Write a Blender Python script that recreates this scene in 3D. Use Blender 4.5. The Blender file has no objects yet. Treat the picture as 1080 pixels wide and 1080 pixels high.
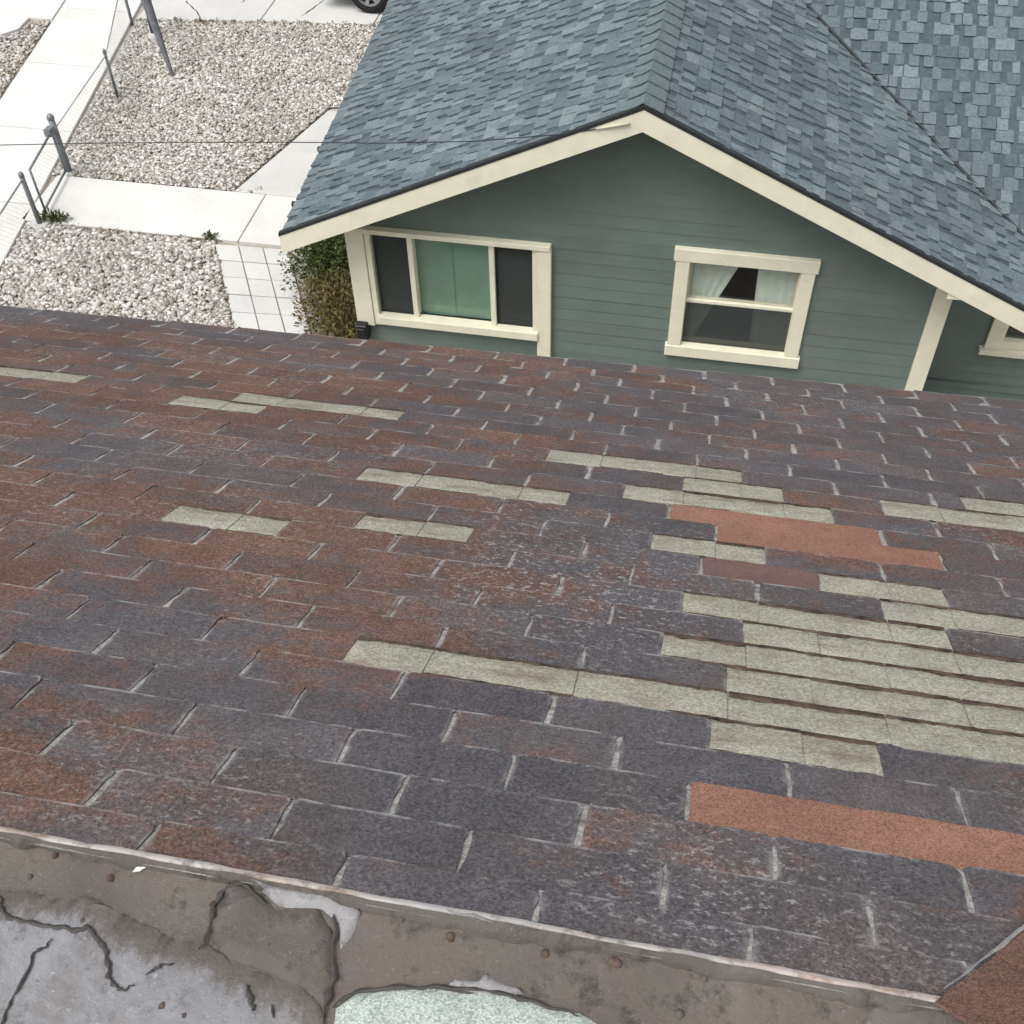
import bpy, bmesh, math, random
import numpy as np
from mathutils import Matrix, Vector
from mathutils import noise as mnoise

# ------------------------------------------------------------------ camera, sky, sun, exposure
FPX = 1200.0
PITCH, YAW, ROLL = (math.radians(a) for a in (48.28, -12.13, -1.68))
CAM = np.array([0.277, -0.582, 1.575])
SC = bpy.context.scene
COL = SC.collection


def cam_axes():
    fwd = np.array([math.sin(YAW) * math.cos(PITCH), math.cos(YAW) * math.cos(PITCH), -math.sin(PITCH)])
    right = np.array([math.cos(YAW), -math.sin(YAW), 0.0])
    up = np.cross(right, fwd)
    r = math.cos(ROLL) * right + math.sin(ROLL) * up
    u = -math.sin(ROLL) * right + math.cos(ROLL) * up
    return r, u, fwd


AR, AU, AF = cam_axes()
cd = bpy.data.cameras.new('camera')
cd.sensor_width = 36.0
cd.sensor_height = 36.0
cd.lens = 36.0 * FPX / 1080.0
cd.clip_start = 0.05
cd.clip_end = 600.0
co = bpy.data.objects.new('camera', cd)
COL.objects.link(co)
m = Matrix.Identity(4)
for i in range(3):
    m[i][0] = AR[i]; m[i][1] = AU[i]; m[i][2] = -AF[i]; m[i][3] = CAM[i]
co.matrix_world = m
SC.camera = co

SUN_EL, SUN_AZ = math.radians(62), math.radians(215)     # azimuth clockwise from +Y
wd = bpy.data.worlds.new('World'); SC.world = wd; wd.use_nodes = True
wt = wd.node_tree
bg = wt.nodes['Background']
sky = wt.nodes.new('ShaderNodeTexSky'); sky.sky_type = 'NISHITA'; sky.sun_disc = False
sky.sun_elevation = SUN_EL; sky.sun_rotation = SUN_AZ
sky.air_density = 1.0; sky.dust_density = 6.0; sky.ozone_density = 1.0
hs = wt.nodes.new('ShaderNodeHueSaturation'); hs.inputs['Saturation'].default_value = 0.22   # cloud cover: nearly white sky
wt.links.new(sky.outputs[0], hs.inputs['Color']); wt.links.new(hs.outputs[0], bg.inputs[0])
bg.inputs[1].default_value = 0.13
sl = bpy.data.lights.new('sun', 'SUN'); sl.energy = 1.0; sl.angle = math.radians(35); sl.color = (1.0, 0.96, 0.9)
so = bpy.data.objects.new('sun', sl); COL.objects.link(so)
sd = Vector((math.sin(SUN_AZ) * math.cos(SUN_EL), math.cos(SUN_AZ) * math.cos(SUN_EL), math.sin(SUN_EL)))
so.rotation_euler = sd.to_track_quat('Z', 'Y').to_euler()
so.location = (0, 0, 20)
SC.view_settings.view_transform = 'Standard'
SC.view_settings.look = 'None'
SC.view_settings.gamma = 1.0
SC.view_settings.exposure = 0.45

# ------------------------------------------------------------------ helpers
rnd = random.Random(7)
npr = np.random.default_rng(7)


def ray(px, py):
    return AF + AR * (px - 540) / FPX - AU * (py - 540) / FPX


def onz(px, py, z):
    d = ray(px, py)
    return CAM + d * (z - CAM[2]) / d[2]


def ony(px, py, y):
    d = ray(px, py)
    return CAM + d * (y - CAM[1]) / d[1]


def topx(P):
    d = np.asarray(P, float) - CAM
    w = d @ AF
    return 540 + FPX * (d @ AR) / w, 540 - FPX * (d @ AU) / w, w


def mesh(name, V, F, smooth=False):
    me = bpy.data.meshes.new(name)
    me.from_pydata([tuple(map(float, v)) for v in V], [], [tuple(map(int, f)) for f in F])
    me.update()
    if smooth:
        me.polygons.foreach_set('use_smooth', [True] * len(me.polygons))
    return me


def fastmesh(name, V, F, smooth=False):
    """V (n,3), F (m,k) arrays"""
    V = np.ascontiguousarray(V, np.float32); F = np.ascontiguousarray(F, np.int32)
    me = bpy.data.meshes.new(name)
    n, k = F.shape
    me.vertices.add(len(V)); me.vertices.foreach_set('co', V.ravel())
    me.loops.add(n * k); me.loops.foreach_set('vertex_index', F.ravel())
    me.polygons.add(n)
    me.polygons.foreach_set('loop_start', np.arange(0, n * k, k, dtype=np.int32))
    me.polygons.foreach_set('loop_total', np.full(n, k, np.int32))
    if smooth:
        me.polygons.foreach_set('use_smooth', np.ones(n, bool))
    me.update(calc_edges=True)
    me.validate()
    return me


def link(name, me, mat=None, parent=None):
    o = bpy.data.objects.new(name, me)
    COL.objects.link(o)
    if mat is not None and me is not None and not me.materials:
        me.materials.append(mat)
    if parent is not None:
        o.parent = parent
        o.matrix_parent_inverse = WORLD[parent.name].inverted()
    WORLD[o.name] = Matrix.Identity(4)
    return o


WORLD = {}


def thing(name, label, cat, loc, group=None):
    o = bpy.data.objects.new(name, None)
    o.empty_display_size = 0.3
    COL.objects.link(o)
    o.location = loc
    WORLD[o.name] = Matrix.Translation(Vector(loc))
    return tag(o, label, cat, group)


def tag(o, label=None, cat=None, group=None, kind=None):
    if label: o['label'] = label
    if cat: o['category'] = cat
    if group: o['group'] = group
    if kind: o['kind'] = kind
    return o


class MB:
    def __init__(s): s.V = []; s.F = []

    def add(s, V, F):
        b = len(s.V); s.V += [tuple(v) for v in V]; s.F += [tuple(i + b for i in f) for f in F]
        return s

    def hexa(s, P):
        """8 points: bottom quad 0-3 ccw, top quad 4-7"""
        return s.add(P, [(3, 2, 1, 0), (4, 5, 6, 7), (0, 1, 5, 4), (1, 2, 6, 5), (2, 3, 7, 6), (3, 0, 4, 7)])

    def box(s, a, b):
        x0, y0, z0 = a; x1, y1, z1 = b
        return s.hexa([(x0, y0, z0), (x1, y0, z0), (x1, y1, z0), (x0, y1, z0), (x0, y0, z1), (x1, y0, z1), (x1, y1, z1), (x0, y1, z1)])

    def prism(s, pts, z0, z1):
        n = len(pts)
        s.add([(p[0], p[1], z0) for p in pts] + [(p[0], p[1], z1) for p in pts],
              [tuple(range(n))[::-1], tuple(range(n, 2 * n))] + [(i, (i + 1) % n, n + (i + 1) % n, n + i) for i in range(n)])
        return s

    def tube(s, pts, rad, n=8, cap=True):
        pts = [Vector(p) for p in pts]
        rad = rad if hasattr(rad, '__len__') else [rad] * len(pts)
        b = len(s.V)
        for i, p in enumerate(pts):
            d = (pts[min(i + 1, len(pts) - 1)] - pts[max(i - 1, 0)]).normalized()
            a = d.orthogonal().normalized() if i == 0 else (a - d * a.dot(d)).normalized()
            c = d.cross(a)
            for k in range(n):
                t = 2 * math.pi * k / n
                s.V.append(tuple(p + (a * math.cos(t) + c * math.sin(t)) * rad[i]))
        for i in range(len(pts) - 1):
            for k in range(n):
                s.F.append((b + i * n + k, b + i * n + (k + 1) % n, b + (i + 1) * n + (k + 1) % n, b + (i + 1) * n + k))
        if cap:
            s.F.append(tuple(b + k for k in range(n))[::-1])
            s.F.append(tuple(b + (len(pts) - 1) * n + k for k in range(n)))
        return s

    def build(s, name, mat, parent=None, smooth=False, bevel=0.0):
        me = mesh(name, s.V, s.F, smooth)
        if bevel:
            bm = bmesh.new(); bm.from_mesh(me)
            bmesh.ops.recalc_face_normals(bm, faces=bm.faces)
            bmesh.ops.bevel(bm, geom=bm.edges, offset=bevel, segments=1, affect='EDGES')
            bm.to_mesh(me); bm.free()
        else:
            bm = bmesh.new(); bm.from_mesh(me); bmesh.ops.recalc_face_normals(bm, faces=bm.faces); bm.to_mesh(me); bm.free()
        return link(name, me, mat, parent)


# ------------------------------------------------------------------ materials
class NT:
    def __init__(s, name):
        s.m = bpy.data.materials.new(name); s.m.use_nodes = True
        s.t = s.m.node_tree
        s.b = s.t.nodes['Principled BSDF']
        s.geo = s.t.nodes.new('ShaderNodeNewGeometry')
        s.oi = s.t.nodes.new('ShaderNodeObjectInfo')
        s.pos = s.geo.outputs['Position']

    def L(s, a, b): s.t.links.new(a, b)

    def noise(s, scale, detail=4, rough=0.6, vec=None, stretch=None, dist=0.0):
        n = s.t.nodes.new('ShaderNodeTexNoise')
        n.inputs['Scale'].default_value = scale; n.inputs['Detail'].default_value = detail
        n.inputs['Roughness'].default_value = rough; n.inputs['Distortion'].default_value = dist
        v = vec or s.pos
        if stretch is not None:
            mp = s.t.nodes.new('ShaderNodeMapping'); mp.inputs['Scale'].default_value = stretch
            s.L(v, mp.inputs['Vector']); v = mp.outputs[0]
        s.L(v, n.inputs['Vector'])
        return n.outputs['Fac']

    def voro(s, scale, feature='F1', vec=None):
        n = s.t.nodes.new('ShaderNodeTexVoronoi'); n.feature = feature
        n.inputs['Scale'].default_value = scale
        s.L(vec or s.pos, n.inputs['Vector'])
        return n

    def ramp(s, fac, stops, interp='LINEAR'):
        r = s.t.nodes.new('ShaderNodeValToRGB'); r.color_ramp.interpolation = interp
        e = r.color_ramp.elements
        while len(e) < len(stops): e.new(0.5)
        for k, (p, c) in enumerate(stops):
            e[k].position = p
            e[k].color = (c, c, c, 1) if not hasattr(c, '__len__') else (*c, 1)
        s.L(fac, r.inputs['Fac'])
        return r.outputs['Color']

    def mix(s, fac, a, b, mode='MIX'):
        n = s.t.nodes.new('ShaderNodeMix'); n.data_type = 'RGBA'; n.blend_type = mode
        for sock, v in ((n.inputs['Factor'], fac), (n.inputs['A'], a), (n.inputs['B'], b)):
            if isinstance(v, (int, float)): sock.default_value = v
            elif isinstance(v, tuple): sock.default_value = (*v, 1) if len(v) == 3 else v
            else: s.L(v, sock)
        return n.outputs['Result']

    def math(s, op, a, b=None):
        n = s.t.nodes.new('ShaderNodeMath'); n.operation = op
        for k, v in enumerate((a, b)):
            if v is None: continue
            if isinstance(v, (int, float)): n.inputs[k].default_value = v
            else: s.L(v, n.inputs[k])
        return n.outputs[0]

    def bump(s, h, strength=0.4, dist=0.005):
        n = s.t.nodes.new('ShaderNodeBump'); n.inputs['Strength'].default_value = strength; n.inputs['Distance'].default_value = dist
        s.L(h, n.inputs['Height']); s.L(n.outputs[0], s.b.inputs['Normal'])

    def fin(s, col, rough=0.85, spec=0.3, metal=0.0):
        if isinstance(col, tuple): s.b.inputs['Base Color'].default_value = (*col, 1)
        else: s.L(col, s.b.inputs['Base Color'])
        if isinstance(rough, (int, float)): s.b.inputs['Roughness'].default_value = rough
        else: s.L(rough, s.b.inputs['Roughness'])
        s.b.inputs['Specular IOR Level'].default_value = spec
        s.b.inputs['Metallic'].default_value = metal
        return s.m


def m_plain(name, col, rough=0.7, var=0.12, scale=6, spec=0.3, metal=0.0, bump=0.0, bscale=80, dirt=0.0):
    n = NT(name)
    a = tuple(c * (1 - var) for c in col); b = tuple(min(1, c * (1 + var)) for c in col)
    c = n.ramp(n.noise(scale, 6), [(0.3, a), (0.7, b)])
    if dirt:
        c = n.mix(n.math('MULTIPLY', n.ramp(n.noise(scale * 0.6, 8, 0.7), [(0.5, 0.0), (0.75, 1.0)]), dirt), c, tuple(x * 0.45 for x in col))
    if bump: n.bump(n.noise(bscale, 3), bump, 0.004)
    return n.fin(c, rough, spec, metal)


ROOF_A = math.radians(28.45)


def m_tab(name, island=False):
    """worn three-tab shingle: charcoal and rust-red granules, pale worn rims, scuffs"""
    n = NT(name)
    rv = n.geo.outputs['Random Per Island'] if island else n.oi.outputs['Random']
    # large colour patches, drawn out along the courses, jumping from tab to tab
    jit = n.t.nodes.new('ShaderNodeCombineXYZ'); n.L(n.math('MULTIPLY', rv, 0.16), jit.inputs[2]); n.L(n.math('MULTIPLY', rv, 0.12), jit.inputs[0])
    add = n.t.nodes.new('ShaderNodeVectorMath'); add.operation = 'ADD'; n.L(n.pos, add.inputs[0]); n.L(jit.outputs[0], add.inputs[1])
    big = n.noise(1.5, 2, 0.5, vec=add.outputs[0], stretch=(0.7, 2.0, 2.0))
    edge = n.noise(13, 6, 0.75)
    big = n.math('ADD', big, n.math('MULTIPLY', n.math('SUBTRACT', edge, 0.5), 0.75))
    sep = n.t.nodes.new('ShaderNodeSeparateXYZ'); n.L(n.pos, sep.inputs[0])
    # more red blend towards the left of the roof
    left = n.ramp(n.math('MULTIPLY_ADD', sep.outputs['X'], -0.35), [(0.0, 0.0), (1.0, 1.0)])
    big = n.math('ADD', big, n.math('MULTIPLY', left, 0.15))
    redm = n.ramp(big, [(0.545, 0.0), (0.72, 1.0)])
    gran = n.voro(260).outputs['Color']
    sg = n.t.nodes.new('ShaderNodeSeparateColor'); n.L(gran, sg.inputs[0])
    dark = n.mix(n.ramp(sg.outputs[0], [(0.0, 0.0), (1.0, 1.0)]), (0.060, 0.057, 0.065), (0.122, 0.116, 0.130))
    dark2 = n.mix(n.ramp(sg.outputs[1], [(0.0, 0.0), (1.0, 1.0)]), (0.070, 0.060, 0.060), (0.134, 0.114, 0.114))
    dark = n.mix(n.ramp(n.noise(2.3, 2, vec=add.outputs[0]), [(0.4, 0.0), (0.6, 1.0)]), dark, dark2)
    red = n.mix(n.ramp(sg.outputs[1], [(0.0, 0.0), (1.0, 1.0)]), (0.080, 0.048, 0.042), (0.205, 0.108, 0.076))
    col = n.mix(n.math('MULTIPLY', redm, 0.88), dark, red)
    tone = n.ramp(rv, [(0.0, 0.88), (0.5, 1.0), (1.0, 1.12)])
    col = n.mix(1.0, col, tone, 'MULTIPLY')
    col = n.mix(1.0, col, n.ramp(n.noise(9, 5, 0.65), [(0.3, 0.82), (0.7, 1.16)]), 'MULTIPLY')
    col = n.mix(1.0, col, n.ramp(n.noise(150, 3, 0.75), [(0.32, 0.66), (0.68, 1.36)]), 'MULTIPLY')
    # pale granule loss: rims of the tab and scattered scuffs
    uv = n.t.nodes.new('ShaderNodeAttribute'); uv.attribute_name = 'rim'
    rim = n.math('MULTIPLY', uv.outputs['Fac'], n.ramp(n.noise(11, 6, 0.75), [(0.47, 0.0), (0.60, 1.0)]))
    sc = n.ramp(n.noise(62, 5, 0.8, stretch=(0.85, 1.25, 1.25)), [(0.55, 0.0), (0.62, 1.0)])
    zone = n.ramp(n.noise(1.9, 2, 0.5, stretch=(1, 1, 1)), [(0.50, 0.0), (0.66, 1.0)])
    vd = n.t.nodes.new('ShaderNodeVectorMath'); vd.operation = 'DISTANCE'; n.L(n.pos, vd.inputs[0]); vd.inputs[1].default_value = (0.10, 1.12, -0.60)
    near = n.ramp(vd.outputs['Value'], [(0.10, 1.0), (0.62, 0.0)])
    vd2 = n.t.nodes.new('ShaderNodeVectorMath'); vd2.operation = 'DISTANCE'; n.L(n.pos, vd2.inputs[0]); vd2.inputs[1].default_value = (0.42, 0.17, -0.09)
    near = n.math('MAXIMUM', near, n.ramp(vd2.outputs['Value'], [(0.04, 0.9), (0.40, 0.0)]))
    zone = n.math('MINIMUM', n.math('ADD', n.math('MULTIPLY', zone, 0.6), near), 1.0)
    rim = n.math('MAXIMUM', rim, n.math('MULTIPLY', n.math('MULTIPLY', sc, zone), 1.0))
    flk = n.ramp(n.voro(34).outputs['Distance'], [(0.05, 1.0), (0.11, 0.0)])
    rim = n.math('MAXIMUM', rim, n.math('MULTIPLY', n.math('MULTIPLY', flk, n.ramp(n.noise(3.1, 2), [(0.55, 0.0), (0.7, 1.0)])), 0.35))
    col = n.mix(n.math('MULTIPLY', rim, 0.75), col, (0.42, 0.415, 0.41))
    h = n.math('ADD', n.math('MULTIPLY', n.voro(420).outputs['Distance'], 0.4), n.noise(60, 4))
    n.bump(h, 0.5, 0.003)
    return n.fin(col, 0.9, 0.25)


def m_granule(name, lo, hi, scale=330, dirt=(0.12, 0.10, 0.075), dthr=(0.56, 0.72), damt=0.8):
    n = NT(name)
    g = n.voro(scale).outputs['Color']; sg = n.t.nodes.new('ShaderNodeSeparateColor'); n.L(g, sg.inputs[0])
    c = n.mix(sg.outputs[0], lo, hi)
    c = n.mix(1.0, c, n.ramp(n.noise(7, 5, 0.65), [(0.3, 0.82), (0.7, 1.12)]), 'MULTIPLY')
    c = n.mix(n.math('MULTIPLY', n.ramp(n.noise(10, 7, 0.7, stretch=(0.6, 2.0, 2.0)), [(dthr[0], 0.0), (dthr[1], 1.0)]), damt), c, dirt)
    n.bump(n.math('ADD', n.math('MULTIPLY', n.voro(scale).outputs['Distance'], 0.5), n.noise(90, 3)), 0.5, 0.003)
    return n.fin(c, 0.92, 0.2)


def m_blue(name, island):
    n = NT(name)
    rv = n.geo.outputs['Random Per Island'] if island else n.oi.outputs['Random']
    c = n.ramp(rv, [(0.0, (0.088, 0.115, 0.131)), (0.3, (0.112, 0.144, 0.162)), (0.7, (0.132, 0.168, 0.186)), (1.0, (0.172, 0.213, 0.228))])
    c = n.mix(1.0, c, n.ramp(n.noise(1.1, 4, 0.6), [(0.3, 0.86), (0.7, 1.14)]), 'MULTIPLY')
    c = n.mix(1.0, c, n.ramp(n.noise(34, 5, 0.75), [(0.28, 0.66), (0.72, 1.34)]), 'MULTIPLY')
    n.bump(n.noise(140, 3), 0.35, 0.004)
    return n.fin(c, 0.9, 0.25)


def m_concrete(name, col, crack=0.0, stain=0.35):
    n = NT(name)
    c = n.ramp(n.noise(1.6, 8, 0.7), [(0.25, tuple(x * 0.87 for x in col)), (0.75, tuple(min(1, x * 1.07) for x in col))])
    c = n.mix(1.0, c, n.ramp(n.noise(70, 4, 0.7), [(0.3, 0.93), (0.7, 1.05)]), 'MULTIPLY')
    c = n.mix(n.math('MULTIPLY', n.ramp(n.noise(3.5, 7, 0.75), [(0.55, 0.0), (0.8, 1.0)]), stain), c, tuple(x * 0.62 for x in col))
    c = n.mix(1.0, c, n.ramp(n.oi.outputs['Random'], [(0.0, 0.95), (1.0, 1.03)]), 'MULTIPLY')
    n.bump(n.noise(120, 4), 0.2, 0.004)
    return n.fin(c, 0.9, 0.25)


def m_stones(name):
    n = NT(name)
    rv = n.geo.outputs['Random Per Island']
    c = n.ramp(rv, [(0.0, (0.24, 0.22, 0.19)), (0.08, (0.42, 0.39, 0.345)), (0.34, (0.54, 0.53, 0.50)), (0.5, (0.50, 0.465, 0.42)),
                    (0.62, (0.33, 0.31, 0.29)), (0.78, (0.62, 0.60, 0.56)), (0.93, (0.74, 0.72, 0.68)), (1.0, (0.30, 0.24, 0.18))], 'CONSTANT')
    c = n.mix(1.0, c, n.ramp(n.noise(30, 4, 0.7), [(0.3, 0.8), (0.7, 1.12)]), 'MULTIPLY')
    c = n.mix(1.0, c, n.ramp(n.noise(0.9, 3), [(0.35, 0.9), (0.65, 1.08)]), 'MULTIPLY')
    return n.fin(c, 0.85, 0.3)


def m_leaf(name, stops):
    n = NT(name)
    c = n.ramp(n.geo.outputs['Random Per Island'], stops)
    c = n.mix(1.0, c, n.ramp(n.noise(5, 3), [(0.3, 0.75), (0.7, 1.2)]), 'MULTIPLY')
    n.b.inputs['Subsurface Weight'].default_value = 0.0
    return n.fin(c, 0.7, 0.25)


def m_glass(name, refl=1.0, tint=(0.9, 0.95, 0.93)):
    n = NT(name)
    out = n.t.nodes['Material Output']
    tr = n.t.nodes.new('ShaderNodeBsdfTransparent'); tr.inputs[0].default_value = (*tint, 1)
    gl = n.t.nodes.new('ShaderNodeBsdfGlossy'); gl.inputs['Roughness'].default_value = 0.03
    gl.inputs[0].default_value = (refl, refl, refl, 1)
    lw = n.t.nodes.new('ShaderNodeLayerWeight'); lw.inputs['Blend'].default_value = 0.5
    frv = n.math('ADD', n.math('MULTIPLY', n.math('POWER', lw.outputs['Facing'], 4.0), 0.9), 0.06)
    mx = n.t.nodes.new('ShaderNodeMixShader')
    n.L(frv, mx.inputs[0]); n.L(tr.outputs[0], mx.inputs[1]); n.L(gl.outputs[0], mx.inputs[2]); n.L(mx.outputs[0], out.inputs[0])
    return n.m


def m_screen(name):
    n = NT(name)
    out = n.t.nodes['Material Output']
    tr = n.t.nodes.new('ShaderNodeBsdfTransparent')
    df = n.t.nodes.new('ShaderNodeBsdfDiffuse'); df.inputs[0].default_value = (0.075, 0.085, 0.082, 1)
    mx = n.t.nodes.new('ShaderNodeMixShader'); mx.inputs[0].default_value = 0.72
    n.L(tr.outputs[0], mx.inputs[1]); n.L(df.outputs[0], mx.inputs[2]); n.L(mx.outputs[0], out.inputs[0])
    return n.m


def m_siding(name, col):
    n = NT(name)
    c = n.ramp(n.noise(2.2, 6, 0.65), [(0.3, tuple(x * 0.9 for x in col)), (0.7, tuple(x * 1.1 for x in col))])
    c = n.mix(1.0, c, n.ramp(n.noise(18, 5, 0.7, stretch=(0.25, 1, 4)), [(0.3, 0.92), (0.7, 1.06)]), 'MULTIPLY')
    c = n.mix(1.0, c, n.ramp(n.oi.outputs['Random'], [(0.0, 0.95), (1.0, 1.05)]), 'MULTIPLY')
    n.bump(n.noise(40, 4, stretch=(0.15, 1, 3)), 0.12, 0.003)
    return n.fin(c, 0.6, 0.35)


def m_tar(name, a, b, spots=True):
    n = NT(name)
    c = n.ramp(n.noise(3.2, 7, 0.65), [(0.3, a), (0.72, b)])
    c = n.mix(n.math('MULTIPLY', n.ramp(n.noise(26, 7, 0.75), [(0.53, 0.0), (0.66, 1.0)]), 0.75), c, tuple(x * 0.4 for x in a))
    c = n.mix(n.math('MULTIPLY', n.ramp(n.noise(130, 4, 0.7), [(0.60, 0.0), (0.72, 1.0)]), 0.5), c, tuple(min(1, x * 1.9) for x in b))
    n.bump(n.math('ADD', n.noise(14, 6, 0.6), n.math('MULTIPLY', n.noise(90, 5, 0.7), 0.5)), 0.5, 0.01)
    return n.fin(c, n.ramp(n.noise(5, 4), [(0.3, 0.45), (0.7, 0.8)]), 0.4)


M = {}
M['tab'] = m_tab('worn_tab_shingle'); M['tab_island'] = m_tab('worn_tab_shingle_mass', True)
M['bare'] = m_granule('bare_underlayer_granules', (0.22, 0.215, 0.175), (0.43, 0.42, 0.35), 260, (0.16, 0.115, 0.08), (0.50, 0.70), 0.65)
M['slot'] = m_granule('dusty_slot_granules', (0.24, 0.235, 0.225), (0.44, 0.435, 0.42), 260, (0.11, 0.10, 0.09), (0.50, 0.64), 0.8)
M['orange'] = m_granule('unweathered_rust_granules', (0.165, 0.088, 0.064), (0.36, 0.195, 0.142), 420, (0.06, 0.04, 0.035), (0.62, 0.8), 0.6)
M['brown'] = m_granule('unweathered_brown_granules', (0.115, 0.074, 0.068), (0.20, 0.125, 0.112), 420, (0.06, 0.04, 0.035), (0.62, 0.8), 0.5)
M['hip'] = m_granule('rust_brown_granules', (0.085, 0.052, 0.043), (0.23, 0.128, 0.098), 420, (0.05, 0.045, 0.045), (0.5, 0.7), 0.6)
M['torn'] = m_plain('torn_asphalt_felt', (0.082, 0.060, 0.048), 0.95, 0.7, 26, 0.15, bump=0.6)
M['mint'] = m_granule('pale_mineral_cap_granules', (0.24, 0.285, 0.26), (0.52, 0.575, 0.54), 420, (0.12, 0.15, 0.13), (0.55, 0.75), 0.6)
M['tar'] = m_tar('weathered_brown_mastic', (0.072, 0.061, 0.053), (0.135, 0.116, 0.100))
M['tar2'] = m_tar('patch_brown_mastic', (0.064, 0.056, 0.050), (0.118, 0.103, 0.092))
n = NT('grey_roof_coating')
c = n.ramp(n.noise(4.5, 7, 0.65), [(0.3, (0.17, 0.17, 0.185)), (0.7, (0.27, 0.275, 0.30))])
c = n.mix(n.math('MULTIPLY', n.ramp(n.noise(7.5, 8, 0.72), [(0.44, 0.0), (0.62, 1.0)]), 0.7), c, (0.140, 0.128, 0.118))
c = n.mix(n.math('MULTIPLY', n.ramp(n.noise(38, 6, 0.75), [(0.54, 0.0), (0.66, 1.0)]), 0.6), c, (0.085, 0.078, 0.074))
c = n.mix(n.math('MULTIPLY', n.ramp(n.noise(90, 4, 0.7), [(0.62, 0.0), (0.72, 1.0)]), 0.5), c, (0.48, 0.48, 0.50))
at_ = n.t.nodes.new('ShaderNodeAttribute'); at_.attribute_name = 'inner'
thin = n.ramp(n.math('ADD', at_.outputs['Fac'], n.math('MULTIPLY', n.math('SUBTRACT', n.noise(20, 7, 0.75, stretch=(1.6, 0.8, 1)), 0.5), 1.9)), [(0.30, 1.0), (0.62, 0.0)])
c = n.mix(n.math('MULTIPLY', thin, 0.92), c, n.ramp(n.noise(3.2, 7, 0.65), [(0.3, (0.075, 0.064, 0.056)), (0.72, (0.135, 0.116, 0.100))]))
n.bump(n.math('ADD', n.noise(16, 6, 0.6), n.math('MULTIPLY', n.noise(90, 5, 0.7), 0.5)), 0.5, 0.01)
M['grey'] = n.fin(c, n.ramp(n.noise(5, 4), [(0.3, 0.35), (0.7, 0.7)]), 0.4)
M['crack'] = m_plain('black_tar_crack', (0.040, 0.036, 0.034), 0.6, 0.4, 40, 0.4)
M['white'] = m_tar('old_white_coating', (0.17, 0.165, 0.165), (0.34, 0.34, 0.35))
M['blue'] = m_blue('blue_grey_shingle', False); M['blue_island'] = m_blue('blue_grey_shingle_mass', True)
M['bluedark'] = m_plain('blue_grey_shingle_base', (0.070, 0.092, 0.106), 0.9, 0.25, 20)
M['cap'] = m_plain('green_grey_ridge_cap', (0.128, 0.163, 0.172), 0.9, 0.22, 30, 0.25, bump=0.3)
M['drip'] = m_plain('dark_drip_edge', (0.028, 0.032, 0.034), 0.6, 0.2, 10)
M['siding'] = m_siding('green_grey_painted_siding', (0.157, 0.203, 0.182))
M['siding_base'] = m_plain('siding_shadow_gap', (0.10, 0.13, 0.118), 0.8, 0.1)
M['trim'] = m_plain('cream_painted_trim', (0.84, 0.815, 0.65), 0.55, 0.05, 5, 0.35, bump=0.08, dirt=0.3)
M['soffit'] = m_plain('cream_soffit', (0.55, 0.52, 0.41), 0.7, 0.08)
M['glass'] = m_glass('window_glass', 1.0); M['glass_green'] = m_glass('window_glass_picture', 1.0, (0.80, 0.92, 0.86))
M['screen'] = m_screen('insect_screen')
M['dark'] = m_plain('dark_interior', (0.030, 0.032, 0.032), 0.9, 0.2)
M['curtain'] = m_plain('off_white_curtain', (0.66, 0.69, 0.64), 0.9, 0.06, 12)
M['curtain_green'] = m_plain('green_drape', (0.25, 0.335, 0.285), 0.9, 0.08, 5)
M['black'] = m_plain('black_plastic', (0.015, 0.015, 0.018), 0.45, 0.2, 10, 0.4)
M['concrete'] = m_concrete('sidewalk_concrete', (0.68, 0.675, 0.645), stain=0.32)
M['concrete2'] = m_concrete('driveway_concrete', (0.57, 0.57, 0.55), stain=0.3)
M['paver'] = m_concrete('paver_concrete', (0.60, 0.60, 0.575), stain=0.3)
M['joint'] = m_plain('joint_soil', (0.30, 0.28, 0.25), 0.95, 0.3, 20)
M['soil'] = m_plain('bare_soil', (0.36, 0.33, 0.29), 0.95, 0.3, 3, 0.2, bump=0.6, bscale=30)
M['stone'] = m_stones('mixed_landscape_rock')
M['galv'] = m_plain('galvanised_steel', (0.19, 0.21, 0.225), 0.5, 0.15, 10, 0.5, 0.3)
M['wire'] = m_plain('galvanised_wire', (0.42, 0.44, 0.46), 0.5, 0.1, 10, 0.5, 0.2)
M['post'] = m_plain('weathered_grey_post', (0.15, 0.155, 0.175), 0.8, 0.25, 14, 0.3, bump=0.4)
M['postdark'] = m_plain('dark_steel_post', (0.075, 0.09, 0.10), 0.6, 0.2, 10)
M['cable'] = m_plain('black_cable', (0.03, 0.032, 0.035), 0.6, 0.1)
M['leaf'] = m_leaf('shrub_leaf', [(0.0, (0.030, 0.050, 0.012)), (0.5, (0.065, 0.098, 0.024)), (0.85, (0.10, 0.13, 0.040)), (1.0, (0.15, 0.15, 0.06))])
M['dry'] = m_leaf('dry_leaf', [(0.0, (0.10, 0.078, 0.032)), (0.4, (0.17, 0.135, 0.055)), (0.7, (0.13, 0.14, 0.045)), (1.0, (0.24, 0.165, 0.09))])
M['twig'] = m_plain('twig', (0.075, 0.055, 0.04), 0.9, 0.3, 20)
M['tyre'] = m_plain('tyre_rubber', (0.02, 0.02, 0.021), 0.85, 0.2, 20)
M['alloy'] = m_plain('alloy_rim', (0.42, 0.42, 0.43), 0.35, 0.1, 10, 0.5, 0.7)
M['paint'] = m_plain('dark_car_paint', (0.045, 0.047, 0.052), 0.25, 0.05, 3, 0.6)
M['rust'] = None
n = NT('painted_edge_metal_rusting')
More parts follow.
